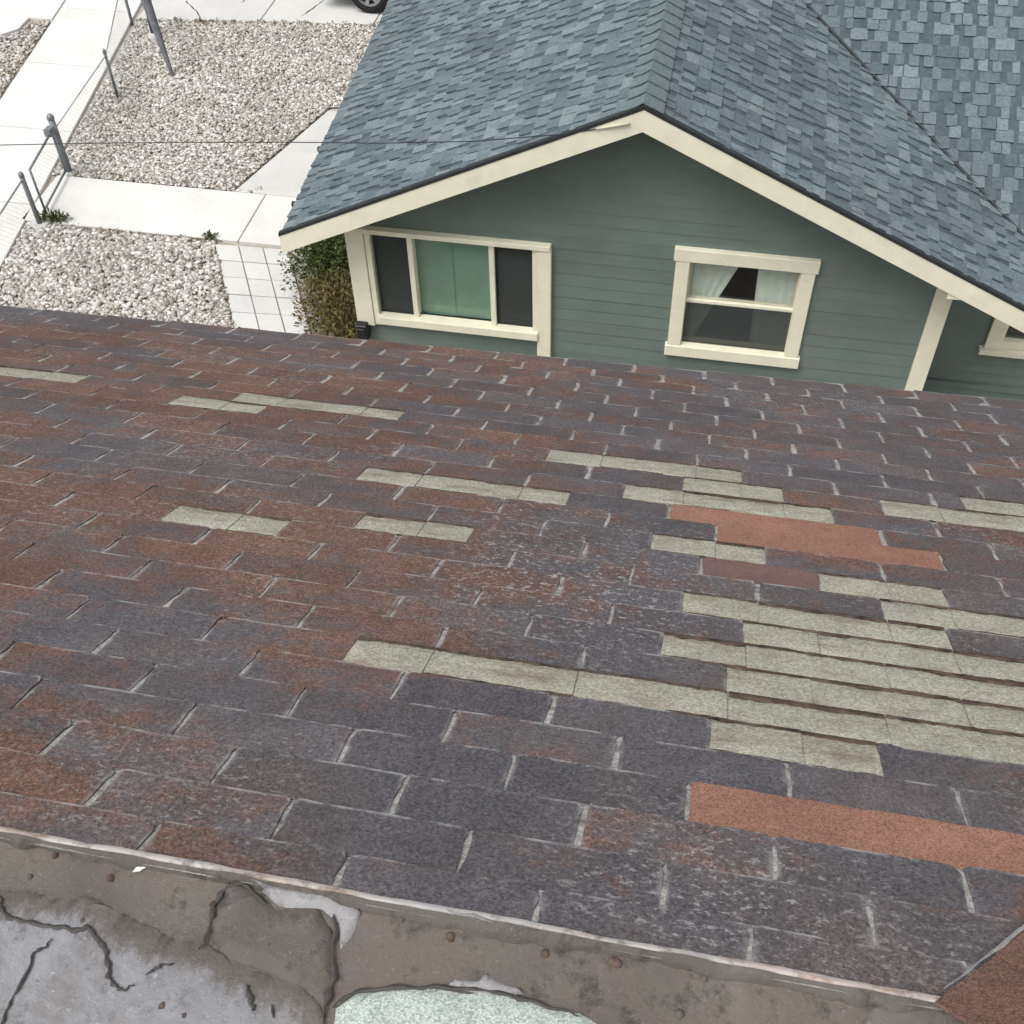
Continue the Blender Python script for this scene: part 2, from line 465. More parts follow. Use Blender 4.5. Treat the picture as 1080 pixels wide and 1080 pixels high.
c = n.ramp(n.noise(5.5, 6, 0.65, stretch=(1, 3, 3)), [(0.30, (0.30, 0.295, 0.30)), (0.44, (0.44, 0.425, 0.415)), (0.55, (0.43, 0.375, 0.345)), (0.60, (0.31, 0.215, 0.165)), (0.655, (0.46, 0.44, 0.43)), (0.78, (0.60, 0.59, 0.58))])
c = n.mix(n.ramp(n.noise(24, 6, 0.75), [(0.52, 0.0), (0.66, 1.0)]), c, (0.16, 0.145, 0.135))
n.bump(n.noise(40, 5), 0.4, 0.004)
M['rust'] = n.fin(c, 0.6, 0.4)

# ------------------------------------------------------------------ setting: ground, paths, driveway
ZG = -6.42
G = lambda px, py, z=ZG: onz(px, py, z)
mb = MB(); mb.add([(-300, -250, ZG - 0.046), (300, -250, ZG - 0.046), (300, 350, ZG - 0.046), (-300, 350, ZG - 0.046)], [(0, 1, 2, 3)])
tag(mb.build('ground', M['soil']), kind='structure')


def slab(name, quad, mat, parent, z1=ZG, th=0.09, bevel=0.008):
    return MB().prism([(p[0], p[1]) for p in quad], z1 - th, z1).build(name, mat, parent, bevel=bevel)


def lerp(a, b, t): return (np.asarray(a) * (1 - t) + np.asarray(b) * t)


# public sidewalk along the fence: left and right edge as lines in x(y)
def sw_r(y): return -7.92 - (y - 9.16) * 0.1695
def sw_l(y): return -9.84 - (y - 12.83) * 0.1545


# base sheet under the joints
sb = MB().prism([(sw_l(2) + .03, 2), (sw_r(2) - .03, 2), (sw_r(24) - .03, 24), (sw_l(24) + .03, 24)], ZG - 0.055, ZG - 0.02).build('sidewalk', M['joint'])
tag(sb, kind='structure')
ys = [12.17 - 1.72 * k for k in range(6, 0, -1)] + [12.17 + 1.76 * k for k in range(0, 7)]
for a, b in zip(ys[:-1], ys[1:]):
    a2, b2 = a + 0.010, b - 0.010
    slab('slab', [(sw_l(a2), a2), (sw_r(a2), a2), (sw_r(b2), b2), (sw_l(b2), b2)], M['concrete'], sb)

# front path from the gate to the house
p = [G(60, 186), G(326, 208), G(340, 262), G(58, 236)]
pth = MB().prism([(q[0], q[1]) for q in p][::-1], ZG - 0.05, ZG - 0.02).build('path', M['joint'])
tag(pth, kind='structure')
xl = sw_r(10.6) + 0.02
pt, pb = 11.13, 10.12
xs = [xl, -5.3, -2.95]
for a, b in zip(xs[:-1], xs[1:]):
    slab('slab', [(a + .006, pb), (b - .006, pb), (b - .006, pt), (a + .006, pt)], M['concrete'], pth)
# diagonal apron beside the house
q = [G(246, 203), G(346, 116), (-2.95, 13.2), (-2.95, 11.15)]
slab('slab', [(q[0][0], 11.15), (q[1][0], q[1][1]), (-2.95, 13.4), (-2.95, 11.15)][::-1], M['concrete2'], pth, z1=ZG - 0.004)

# paver walk towards the side yard
a0, a1 = G(226, 256)[:2], G(303, 262)[:2]
b0, b1 = G(246, 342)[:2], G(327, 347)[:2]
ext = 1.9
b0, b1 = lerp(a0, b0, ext), lerp(a1, b1, ext)
pv = MB().prism([a0, a1, b1, b0], ZG - 0.06, ZG - 0.03).build('paver_path', M['joint'])
tag(pv, kind='structure')
NU, NVv = 3, 9
for i in range(NU):
    for j in range(NVv):
        def pp(u, v): return lerp(lerp(a0, a1, u), lerp(b0, b1, u), v)
        g = 0.007
        u0, u1 = i / NU + g, (i + 1) / NU - g
        v0, v1 = j / NVv + g * 0.45, (j + 1) / NVv - g * 0.45
        slab('paver', [pp(u0, v0), pp(u1, v0), pp(u1, v1), pp(u0, v1)], M['paver'], pv, z1=ZG - 0.008 + rnd.uniform(-.005, .005), th=0.06, bevel=0.006)

# driveway at the far end of the gravel
dy0 = 15.55
dr = MB().prism([(sw_r(dy0) + 0.05, dy0), (6.0, dy0 + 1.0), (6.0, 24), (sw_r(24) + .05, 24)], ZG - 0.055, ZG - 0.025).build('driveway', M['joint'])
tag(dr, kind='structure')
def dline(x): return dy0 + (x + 8.5) * 0.094
xs = [sw_r(dy0) + 0.06, -6.98, -5.2, -3.3, -1.2, 1.2, 3.6, 5.9]
for a, b in zip(xs[:-1], xs[1:]):
    slab('slab', [(a + .008, dline(a)), (b - .008, dline(b)), (b - .008, 19.2), (a + .008, 19.2)], M['concrete2'], dr)
    slab('slab', [(a + .008, 19.22), (b - .008, 19.22), (b - .008, 24), (a + .008, 24)], M['concrete2'], dr)


def ribbon(pts, w, z, name, mat, parent, th=0.003, jit=0.3, seed=1):
    """irregular flat bead along 2-D points"""
    r = random.Random(seed)
    fine = []
    pts = [np.asarray(q_[:2], float) for q_ in pts]
    for _ in range(2 if len(pts) > 2 else 0):
        pts = [pts[0]] + [w for a, b in zip(pts[:-1], pts[1:]) for w in (a * .75 + b * .25, a * .25 + b * .75)] + [pts[-1]]
    for a, b in zip(pts[:-1], pts[1:]):
        L = math.hypot(b[0] - a[0], b[1] - a[1]); k = max(2, int(L / (w * 1.6)))
        for i in range(k): fine.append(lerp(a[:2], b[:2], i / k))
    fine.append(np.asarray(pts[-1][:2], float))
    V = []; F = []
    n_ = len(fine)
    for i, p_ in enumerate(fine):
        d = fine[min(i + 1, n_ - 1)] - fine[max(i - 1, 0)]; d = d / (np.linalg.norm(d) + 1e-9); nn = np.array([-d[1], d[0]])
        q1 = mnoise.noise(Vector((i * .23, seed * 3.1, 0))); q2 = mnoise.noise(Vector((i * .31, seed * 1.7, 9)))
        p_ = p_ + nn * (q1 * 2.2 * w * jit + r.uniform(-1, 1) * w * .06)
        ww = w * max(.35, 1.0 + 1.1 * q2 + r.uniform(-.08, .08)) * min(1, 0.25 + 3.0 * min(i, n_ - 1 - i) / n_)
        zz = z(p_) if callable(z) else z
        V += [(*(p_ - nn * ww / 2), zz), (*p_, zz + th * r.uniform(.6, 1.3)), (*(p_ + nn * ww / 2), zz)]
        if i: b = 3 * i; F += [(b - 3, b, b + 1, b - 2), (b - 2, b + 1, b + 2, b - 1)]
    return link(name, mesh(name, V, F, True), mat, parent)


for k, pts in enumerate([[(195, 0), (203, 8), (212, 17), (208, 24)], [(345, -2), (331, 8), (318, 17)], [(255, 3), (262, -6)]]):
    ribbon([G(*v) for v in pts], 0.018, ZG + 0.002, 'driveway_crack', M['crack'], dr, 0.001, 0.5, k)

# verge strip beyond the sidewalk: slab pieces at the far left
vs = MB().prism([(-14, 2), (-9.9, 2), (sw_l(24) - .02, 24), (-14, 24)], ZG - 0.052, ZG - 0.04).build('verge', M['soil'])
tag(vs, kind='structure')
yv0, yv1 = float(G(60, 20)[1]), float(G(60, -14)[1])
slab('slab', [(-14, yv0), (sw_l(yv0) - .03, yv0), (sw_l(yv1) - .03, yv1), (-14, yv1)], M['concrete'], vs, z1=ZG - .003)
slab('slab', [(-14, yv0 - .55), G(2, 36)[:2], G(20, 30)[:2], (G(24, 25)[0], yv0 - .02), (-14, yv0 - .02)], M['concrete'], vs, z1=ZG + 0.006)

# ---- gravel
ico = bmesh.new(); bmesh.ops.create_icosphere(ico, subdivisions=1, radius=1.0)
IV = np.array([v.co[:] for v in ico.verts]); IF = np.array([[v.index for v in f.verts] for f in ico.faces]); ico.free()


def inpoly(x, y, P):
    c = False
    for (x1, y1), (x2, y2) in zip(P, P[1:] + P[:1]):
        if (y1 > y) != (y2 > y) and x < (x2 - x1) * (y - y1) / (y2 - y1) + x1: c = not c
    return c


def gravel(poly, dens, name, label, smin=0.012, smax=0.034):
    poly = [tuple(map(float, p[:2])) for p in poly]
    xs_ = [p[0] for p in poly]; ys_ = [p[1] for p in poly]
    N = int(dens * (max(xs_) - min(xs_)) * (max(ys_) - min(ys_)))
    P = np.stack([npr.uniform(min(xs_), max(xs_), N), npr.uniform(min(ys_), max(ys_), N)], -1)
    P = P[[inpoly(x, y, poly) for x, y in P]]
    n_ = len(P)
    s = smin + (smax - smin) * npr.random(n_) ** 1.8
    sc = np.stack([s * npr.uniform(.8, 1.45, n_), s * npr.uniform(.7, 1.1, n_), s * npr.uniform(.35, .65, n_)], -1)
    V = IV[None] * (1 + npr.normal(0, .13, (n_, 12, 1))) * sc[:, None]
    a, b = npr.uniform(0, 2 * math.pi, n_), npr.normal(0, .35, n_)
    ca, sa, cb, sb_ = np.cos(a)[:, None], np.sin(a)[:, None], np.cos(b)[:, None], np.sin(b)[:, None]
    X, Y, Z = V[..., 0], V[..., 1], V[..., 2]
    Y, Z = Y * cb - Z * sb_, Y * sb_ + Z * cb
    X, Y = X * ca - Y * sa, X * sa + Y * ca
    V = np.stack([X + P[:, :1], Y + P[:, 1:], Z + (ZG - 0.035 + npr.uniform(0, .025, n_) + s * .3)[:, None]], -1)
    F = IF[None] + (np.arange(n_) * 12)[:, None, None]
    o = link(name, fastmesh(name, V.reshape(-1, 3), F.reshape(-1, 3)), M['stone'])
    return tag(o, label, 'gravel', kind='stuff')


def fence_x(y): return sw_r(y) + 0.03


bed1 = [(sw_r(11.17) + .04, 11.17), (-5.28, 11.17), G(246, 198), G(347, 112), (-2.95, 13.5), (-2.95, dline(-2.95) - .03), (sw_r(dy0) + .1, dy0 - .03)]
gravel(bed1, 2500, 'gravel', 'bed of pale mixed rocks between the front path and the driveway')
bed2 = [(sw_r(10.08) + .04, 10.08), (a0[0] - .02, 10.08), (b0[0] - .02, b0[1]), (sw_r(b0[1]) + .04, b0[1])]
gravel(bed2, 2200, 'gravel', 'bed of pale mixed rocks between the front path and the dark shingle roof', 0.014, 0.040)
bed3 = [(sw_l(11.0) - .05, 11.0), (sw_l(15.25) - .05, 15.25), tuple(G(27, 24)[:2]), tuple(G(22, 31)[:2]), tuple(G(3, 38)[:2]), (-14, 14.4), (-14, 11)]
gravel(bed3, 1500, 'gravel', 'bed of pale mixed rocks on the street side of the sidewalk')


# ---- foliage
def leaves(cent, rad, N, size, shell=0.55, up=0.4, aspect=2.0):
    """folded leaf quads through a lumpy ellipsoid: (V,F)"""
    d = npr.normal(size=(N, 3)); d /= np.linalg.norm(d, axis=1)[:, None]
    r = npr.random(N) ** shell
    lump = 1 + 0.18 * np.sin(d[:, 0] * 5 + 1) * np.cos(d[:, 1] * 4) + .12 * np.sin(d[:, 2] * 7 + d[:, 0] * 6)
    P = np.asarray(cent) + d * (r * lump)[:, None] * np.asarray(rad)
    ax = d + npr.normal(0, .7, (N, 3)); ax[:, 2] += up; ax /= np.linalg.norm(ax, axis=1)[:, None]
    sd_ = np.cross(ax, npr.normal(size=(N, 3))); sd_ /= np.linalg.norm(sd_, axis=1)[:, None]
    nm = np.cross(ax, sd_)
    L = (size * npr.uniform(.6, 1.4, N))[:, None]
    W_ = L / aspect
    V = np.stack([P, P + ax * L * .5 + sd_ * W_ * .5 + nm * L * .08, P + ax * L, P + ax * L * .5 - sd_ * W_ * .5 + nm * L * .08], 1)
    F = np.array([[0, 1, 2], [0, 2, 3]])[None] + (np.arange(N) * 4)[:, None, None]
    return V.reshape(-1, 3), F.reshape(-1, 3)


def plant(name, label, cat, base, blobs, mat, size, group=None, twigs=8, aspect=2.0, shell=.55, up=.4):
    t = thing(name, label, cat, base, group)
    Vs, Fs, b = [], [], 0
    for c_, r_, N in blobs:
        V, F = leaves(c_, r_, N, size, shell, up, aspect)
        Vs.append(V); Fs.append(F + b); b += len(V)
    link('foliage', fastmesh('foliage', np.concatenate(Vs), np.concatenate(Fs)), mat, t)
    tb = MB()
    for k in range(twigs):
        c_, r_, _ = blobs[k % len(blobs)]
        e = [c_[i] + rnd.uniform(-.6, .6) * r_[i] for i in range(3)]
        mid = [(base[i] + e[i]) / 2 + rnd.uniform(-.05, .05) for i in range(3)]
        tb.tube([base, mid, e], [0.014, 0.009, 0.004], 5)
    tb.build('stem', M['twig'], t, True)
    return t


Zs = ZG + 0.0
plant('shrub', 'dense dark green shrub under the cream eave corner of the green house', 'shrub', (-3.95, 9.75, ZG),
      [((-4.10, 9.88, ZG + .34), (.40, .34, .36), 2300), ((-3.75, 9.75, ZG + .52), (.50, .48, .50), 3600), ((-3.35, 9.45, ZG + .48), (.45, .50, .48), 2800), ((-4.05, 9.55, ZG + .22), (.42, .42, .28), 1900)],
      M['leaf'], 0.046)
plant('dry_plant', 'brown dried-out low plant between the paver walk and the house', 'plant', (-3.6, 8.85, ZG),
      [((-3.75, 9.1, ZG + .16), (.42, .45, .20), 2600), ((-3.45, 8.7, ZG + .18), (.55, .55, .22), 3600), ((-3.3, 8.2, ZG + .15), (.5, .5, .2), 2400)],
      M['dry'], 0.052, aspect=2.6, up=.5)
wb = G(57, 232)
plant('weed_tuft', 'green weed tuft at the foot of the gate hinge post', 'weed', tuple(wb), [((wb[0], wb[1], ZG + .04), (.22, .05, .06), 260)], M['leaf'], 0.06, twigs=2, aspect=3)
wb = G(222, 251)
plant('weed_tuft', 'small green weed at the corner where path and pavers meet', 'weed', tuple(wb), [((wb[0], wb[1], ZG + .02), (.08, .05, .04), 110)], M['leaf'], 0.045, twigs=2, aspect=3)
# weeds and dead leaves caught along the edges of the gravel
Vs, Fs, b = [], [], 0
for (x0, y0), (x1, y1), N in [((-8.35, dy0 - .05), (-4.2, dline(-4.2) - .06), 60), ((-7.6, 10.05), (-5.7, 10.05), 16), ((-8.0, 11.22), (-5.4, 11.22), 16), ((a0[0] - .05, a0[1]), (b0[0] - .05, b0[1]), 18), ((sw_l(11) - .07, 11), (sw_l(15) - .07, 15), 26)]:
    for k in range(N):
        t_ = rnd.random()
        V, F = leaves((x0 + (x1 - x0) * t_, y0 + (y1 - y0) * t_ + rnd.uniform(-.03, .03), ZG + .005), (.05, .03, .025), rnd.randint(6, 18), 0.035, .5, .5, 3)
        Vs.append(V); Fs.append(F + b); b += len(V)
tag(link('ground_weeds', fastmesh('ground_weeds', np.concatenate(Vs), np.concatenate(Fs)), M['dry']), 'thin dry weeds along the gravel edges', 'weeds', kind='stuff')


# ---- chain-link fence
def vtop(base, py):
    """height at which a vertical post standing at base reaches picture row py"""
    lo, hi = 0.0, 6.0
    for _ in range(40):
        mid = (lo + hi) / 2
        if topx((base[0], base[1], base[2] + mid))[1] > py: lo = mid
        else: hi = mid
    return lo


def post(px, py, top, r, parent, name='post', cap=True):
    B = G(px, py)
    h = vtop(B, top)
    mb_ = MB().tube([(B[0], B[1], ZG - .05), (B[0], B[1], ZG + h)], r, 12)
    o = mb_.build(name, M['galv'], parent, True)
    if cap:
        MB().tube([(B[0], B[1], ZG + h - .02), (B[0], B[1], ZG + h + .02), (B[0], B[1], ZG + h + .05)], [r * 1.1, r * 1.1, r * .4], 10).build('post_cap', M['galv'], o, True)
    return B, h


def chain(P0, P1, h0, h1, name, parent, pitch=0.075):
    """woven diamond wires in the vertical plane from P0 to P1"""
    P0, P1 = np.asarray(P0), np.asarray(P1)
    L = np.linalg.norm((P1 - P0)[:2]); dx = (P1 - P0) / L
    mb_ = MB(); H = h1 - h0
    for sgn in (1, -1):
        k = -H
        while k < L + H:
            a, b_ = (k, 0.0), (k + sgn * H, H)
            pts = []
            t0, t1 = 0.0, 1.0
            xa, xb = a[0], b_[0]
            for lim, side in ((0.0, 0), (L, 1)):
                pass
            # clip on 0..L
            def cl(t): return xa + (xb - xa) * t
            ta = min(max((0 - xa) / (xb - xa), 0), 1); tb_ = min(max((L - xa) / (xb - xa), 0), 1)
            t0, t1 = min(ta, tb_), max(ta, tb_)
            if t1 - t0 > 0.02:
                A_ = P0 + dx * cl(t0); B_ = P0 + dx * cl(t1)
                off = 0.003 * sgn
                mb_.tube([(A_[0] + off, A_[1], ZG + h0 + H * t0), (B_[0] + off, B_[1], ZG + h0 + H * t1)], 0.0011, 3, False)
            k += pitch
    o = mb_.build(name, M['wire'], parent)
    tag(o, kind='stuff')
    return o


fen = thing('chain_link_fence', 'galvanised chain-link fence with top rail along the sidewalk edge of the gravel', 'fence', tuple(G(72, 180)))
B1, h1 = post(73, 181, 124, 0.042, fen)
B2, h2 = post(124, 102, 55, 0.022, fen)
B3 = np.array([fence_x(15.35) , 15.35, ZG]); h3 = h2
MB().tube([(B3[0], B3[1], ZG - .05), (B3[0], B3[1], ZG + h3)], 0.024, 10).build('post', M['galv'], fen, True)
hr = min(h1, h2) - 0.05
MB().tube([(B1[0], B1[1], ZG + hr), (B2[0], B2[1], ZG + hr), (B3[0], B3[1], ZG + hr)], 0.010, 8).build('rail', M['wire'], fen, True)
chain(B1, B2, 0.04, hr, 'wire_mesh', fen); chain(B2, B3, 0.04, hr, 'wire_mesh', fen)
# concrete footings
for B_ in (B1,):
    MB().tube([(B_[0], B_[1], ZG - .05), (B_[0], B_[1], ZG + .012)], [.13, .11], 12).build('footing', M['concrete2'], fen)

fen2 = thing('chain_link_fence', 'short chain-link fence run from the gate hinge post towards the dark shingle roof', 'fence', tuple(G(42, 236)))
B4, h4 = post(42, 236, 185, 0.030, fen2)
B5 = np.array([fence_x(6.6), 6.6, ZG])
MB().tube([(B5[0], B5[1], ZG - .05), (B5[0], B5[1], ZG + h4)], 0.024, 10).build('post', M['galv'], fen2, True)
MB().tube([(B4[0], B4[1], ZG + h4 - .05), (B5[0], B5[1], ZG + h4 - .05)], 0.012, 8).build('rail', M['wire'], fen2, True)
chain(B4, B5, 0.04, h4 - .05, 'wire_mesh', fen2)
MB().tube([(B4[0], B4[1], ZG - .05), (B4[0], B4[1], ZG + .012)], [.13, .11], 12).build('footing', M['concrete2'], fen2)

gate = thing('fence_gate', 'narrow chain-link gate with thin tube frame closing the front path', 'gate', tuple(G(49, 226)))
gA = G(49, 226); hg = vtop(gA, 178)
dv = (B1 - gA); dv = dv / np.linalg.norm(dv[:2]); gL = np.linalg.norm((B1 - gA)[:2]) - 0.10
gB = gA + dv * gL
fr_ = 0.015
for P_ in (gA, gB): MB().tube([(P_[0], P_[1], ZG + .06), (P_[0], P_[1], ZG + hg)], fr_, 8).build('stile', M['galv'], gate, True)
for z_ in (.07, hg - .01): MB().tube([(gA[0], gA[1], ZG + z_), (gB[0], gB[1], ZG + z_)], fr_, 8).build('gate_rail', M['galv'], gate, True)
chain(gA, gB, 0.08, hg - .02, 'wire_mesh', gate)
MB().box((gB[0] - .04, gB[1] - .10, ZG + hg - .03), (gB[0] + .04, gB[1] + .02, ZG + hg + .06)).build('latch', M['galv'], gate)

# ---- leaning post at the driveway corner
pb_ = G(182, 80)
lp = thing('leaning_post', 'weathered grey post leaning out of the gravel by the driveway corner', 'post', tuple(pb_))
tp = onz(151, -8, ZG + 1.05)
ax = [lerp(pb_, tp, t) for t in np.linspace(0, 1.25, 9)]
MB().tube([ax[0] - np.array([0, 0, .05])] + ax, [.022] + [.026 + .05 * min(1, t * 1.25) for t in np.linspace(0, 1, 9)], 10).build('shaft', M['post'], lp, True)
q0 = G(163, 38)
lp2 = thing('steel_pole', 'dark steel pole rising beside the leaning grey post', 'pole', tuple(q0))
ht = vtop(q0, -30)
MB().tube([(q0[0], q0[1], ZG - .05), (q0[0], q0[1], ZG + max(ht, 1.2) + 1.5)], 0.045, 12).build('shaft', M['postdark'], lp2, True)
MB().tube([(q0[0], q0[1], ZG - .05), (q0[0], q0[1], ZG + .03), (q0[0], q0[1], ZG + .06)], [.12, .10, .05], 12).build('base', M['concrete2'], lp2, True)

# ---- parked car (only one wheel shows past the blue roof)
wc = G(381, 19)
cx0, cy0 = float(wc[0]) + .10, float(wc[1]) + .16
car = thing('car', 'dark parked car on the driveway, one wheel showing past the blue roof', 'car', (cx0 + 1.3, cy0 + .85, ZG))
prof = [(-.85, .32), (-.88, .62), (-.80, .92), (-.55, 1.02), (-.15, 1.42), (.35, 1.50), (1.55, 1.48), (2.15, 1.05), (3.15, .92), (3.42, .70), (3.45, .36), (3.30, .26), (-.7, .26)]
wx = (0.0, 2.62)
def carbody(y0, y1, inset):
    V = []; n_ = len(prof)
    for yy, ins in ((y0, 1), (y0 + .12, 0), (y1 - .12, 0), (y1, 1)):
        for x_, z_ in prof:
            k = inset if (ins and z_ > .95) else 0
            V.append((cx0 + x_, yy + (k if yy < (y0 + y1) / 2 else -k) * 1.0, ZG + z_))
    F = [tuple(range(n_)), tuple(range(3 * n_, 4 * n_))[::-1]]
    for s_ in range(3):
        F += [(s_ * n_ + i, s_ * n_ + (i + 1) % n_, (s_ + 1) * n_ + (i + 1) % n_, (s_ + 1) * n_ + i) for i in range(n_)]
    return MB().add(V, F)
carbody(cy0 + .04, cy0 + 1.72, .16).build('body', M['paint'], car, bevel=.03)
for sy in (0, 1):
    for xx in wx:
        yc = cy0 + .02 if sy == 0 else cy0 + 1.74
        s_ = -1 if sy == 0 else 1
        R_ = .32
        tb = MB(); n_ = 28; prof_t = [(.21, .0), (.29, -.015), (.32, .03), (.32, .17), (.29, .2), (.21, .19)]
        V = []; F = []
        for i in range(n_):
            t = 2 * math.pi * i / n_
            V += [(cx0 + xx + r_ * math.cos(t), yc - s_ * (w_ - .02), ZG + R_ + r_ * math.sin(t)) for r_, w_ in prof_t]
        k = len(prof_t)
        F = [(i * k + j, ((i + 1) % n_) * k + j, ((i + 1) % n_) * k + j + 1, i * k + j + 1) for i in range(n_) for j in range(k - 1)]
        wh = MB().add(V, F).build('wheel', M['tyre'], car, True)
        rb = MB()
        for a in range(7):
            t = 2 * math.pi * a / 7
            c_, s2 = math.cos(t), math.sin(t)
            V = []
            for rr, hw in ((.03, .022), (.2, .032)):
                for q_ in (-hw, hw):
                    for dz in (0, .03):
                        V.append((cx0 + xx + rr * c_ - q_ * s2, yc - s_ * (.0 + dz), ZG + R_ + rr * s2 + q_ * c_))
            rb.hexa([V[0], V[4], V[6], V[2], V[1], V[5], V[7], V[3]])
        V = []; F = []
        for i in range(n_):
            t = 2 * math.pi * i / n_
            V += [(cx0 + xx + r_ * math.cos(t), yc - s_ * w_, ZG + R_ + r_ * math.sin(t)) for r_, w_ in ((.215, -.005), (.19, .0), (.185, .06))]
        F = [(i * 3 + j, ((i + 1) % n_) * 3 + j, ((i + 1) % n_) * 3 + j + 1, i * 3 + j + 1) for i in range(n_) for j in range(2)]
        rb.add(V, F)
        rb.build('rim', M['alloy'], wh)
for xx0, xx1 in ((-.42, .62), (.70, 1.72)):
    MB().hexa([(cx0 + xx0 + .1, cy0 + .115, ZG + 1.0), (cx0 + xx1, cy0 + .115, ZG + 1.0), (cx0 + xx1, cy0 + .13, ZG + 1.0), (cx0 + xx0 + .1, cy0 + .13, ZG + 1.0),
               (cx0 + xx0 + .35, cy0 + .185, ZG + 1.38), (cx0 + xx1 - .05, cy0 + .185, ZG + 1.38), (cx0 + xx1 - .05, cy0 + .2, ZG + 1.38), (cx0 + xx0 + .35, cy0 + .2, ZG + 1.38)]).build('side_window', M['black'], car)
MB().box((cx0 - .9, cy0 + .2, ZG + .72), (cx0 - .84, cy0 + .5, ZG + .86)).build('tail_light', M['crack'], car)
MB().box((cx0 - .9, cy0 + 1.25, ZG + .72), (cx0 - .84, cy0 + 1.55, ZG + .86)).build('tail_light', M['crack'], car)

# ------------------------------------------------------------------ the green gabled house
YR, YW, YM = 7.0, 7.4, 8.6                 # rake board, gable wall, recessed wall
PK = ony(680, 112, YR)                     # roof peak at the rake
SLP = 0.468
DRT = 3.16                                 # run of the right slope
EZ = PK[2] - SLP * DRT                     # eave height (top of shingles)
XL, XRr = PK[0] - 2.962, PK[0] + DRT
YB = 14.6                                  # far end of the gabled part
hs_ = thing('house', 'green-grey clapboard house with cream trim and blue-grey shingled gable roof', 'house', (float(PK[0]), 9.5, ZG))
cosr = 1 / math.hypot(1, SLP)


def flare(y): return 1.0 + 0.024 * max(0, y - YR)


def lp_(d, y, h=0.0):      # left slope: d = horizontal distance from ridge
    return np.array([PK[0] - d * flare(y) - h * SLP * cosr, y, PK[2] - SLP * d * flare(y) + h * cosr])


def rp_(d, y, h=0.0):
    return np.array([PK[0] + d + h * SLP * cosr, y, PK[2] - SLP * d + h * cosr])


ZMAIN = lambda y: -3.09 + SLP * (y - 10.05)
YV0 = 10.05 + (PK[2] + 3.09) / SLP        # where the ridge meets the main slope


def mp_(x, y, h=0.0):
    return np.array([x, y - h * SLP * cosr, ZMAIN(y) + h * cosr])


YE = 10.05 + (EZ + 3.09) / SLP            # main eave line
def val_x(y): return PK[0] + (PK[2] - ZMAIN(y)) / SLP
YMR = 13.6                                # main ridge
XM1 = 9.0
# roof deck with thickness
rb = MB()
T = 0.05
def slabquad(f, pts):
    rb.hexa([f(*p, -T) for p in pts] + [f(*p, 0) for p in pts])
slabquad(lp_, [(0, YR), (0, YB), (2.962, YB), (2.962, YR)])
slabquad(rp_, [(0, YR), (DRT, YR), (DRT, YE), (0, YV0)])
slabquad(mp_, [(XRr, YE), (XM1, YE), (XM1, YMR), (val_x(YMR) if YMR < YV0 else PK[0], min(YMR, YV0))])
if YMR > YV0:
    slabquad(mp_, [(PK[0], YV0 + .01), (XM1, YMR - .001), (XM1, YMR), (PK[0], YMR)])
roof = rb.build('roof', M['bluedark'], hs_)
# back side so the house is closed
MB().add([(PK[0], YB, PK[2]), (XM1, YMR, ZMAIN(YMR)), (XM1, YMR + 4, ZMAIN(YMR) - 4 * SLP), (PK[0], YMR + 4, ZMAIN(YMR) - 4 * SLP)], [(0, 1, 2, 3)])

# laminated shingles: unit wedge, long axis u (width), v (exposure), h
def unit_shingle(seed):
    r = random.Random(seed)
    V = []; F = []
    n_ = 3
    for i in range(n_ + 1):
        u = i / n_
        e = 1.0 + r.uniform(-.03, .03)
        V += [(u, -.12, .15), (u, e, .9), (u, e, .25)]
    for i in range(n_):
        b = 3 * i
        F += [(b, b + 3, b + 4, b + 1), (b + 1, b + 4, b + 5, b + 2)]
    b = 3 * n_
    F += [(0, 1, 2), (b, b + 2, b + 1)]
    me = mesh('shingle', V, F); me.materials.append(M['blue'])
    bm = bmesh.new(); bm.from_mesh(me); bmesh.ops.recalc_face_normals(bm, faces=bm.faces); bm.to_mesh(me); bm.free()
    return me


US = [unit_shingle(k) for k in range(6)]
USV = [np.array([v.co[:] for v in me.vertices]) for me in US]
USF = [[tuple(p.vertices) for p in me.polygons] for me in US]
EXPO = 0.118
cands = []          # (pixel area, origin, u, v, n, variant)


def add_shingle(P0, PU, PV, hh):
    u, v = PU - P0, PV - P0
    nrm = np.cross(u, v); nrm = nrm / np.linalg.norm(nrm)
    if nrm[2] < 0: nrm = -nrm
    c_ = P0 + u / 2 + v / 2
    x_, y_, w_ = topx(c_)
    inside = -10 < x_ < 1090 and -10 < y_ < 440 and w_ > 0
    cands.append((1 / w_ ** 2 * abs(np.linalg.norm(u)) if inside else 0, P0, u, v, nrm * hh, rnd.randrange(6)))


def rows_on(f, dmax, y_of):
    nrow = int(dmax / (EXPO * cosr)) + 1
    st = dmax / nrow
    for r in range(nrow):
        d0, d1 = r * st, (r + 1) * st
        ya, yb = y_of((d0 + d1) / 2)
        y = ya - (0.0 if ya == YR else 0)
        while y < yb:
            w_ = rnd.choice((.065, .08, .095, .115, .15)) * rnd.uniform(.9, 1.1)
            y1 = min(y + w_, yb)
            if y1 - y > .02:
                hh = rnd.choice((.007, .012, .018))
                add_shingle(f(d0, y, .001), f(d0, y1, .001), f(d1, y, .001), hh)
            y = y1 + rnd.choice((0, .015, .03, .05, .07))
rows_on(lp_, 2.962, lambda d: (YR, YB))
rows_on(rp_, DRT, lambda d: (YR, max(YR + .02, 10.05 + (PK[2] - SLP * d + 3.09) / SLP)))
nrow = int((YMR - YE) / (EXPO * cosr)) + 1; st = (YMR - YE) / nrow
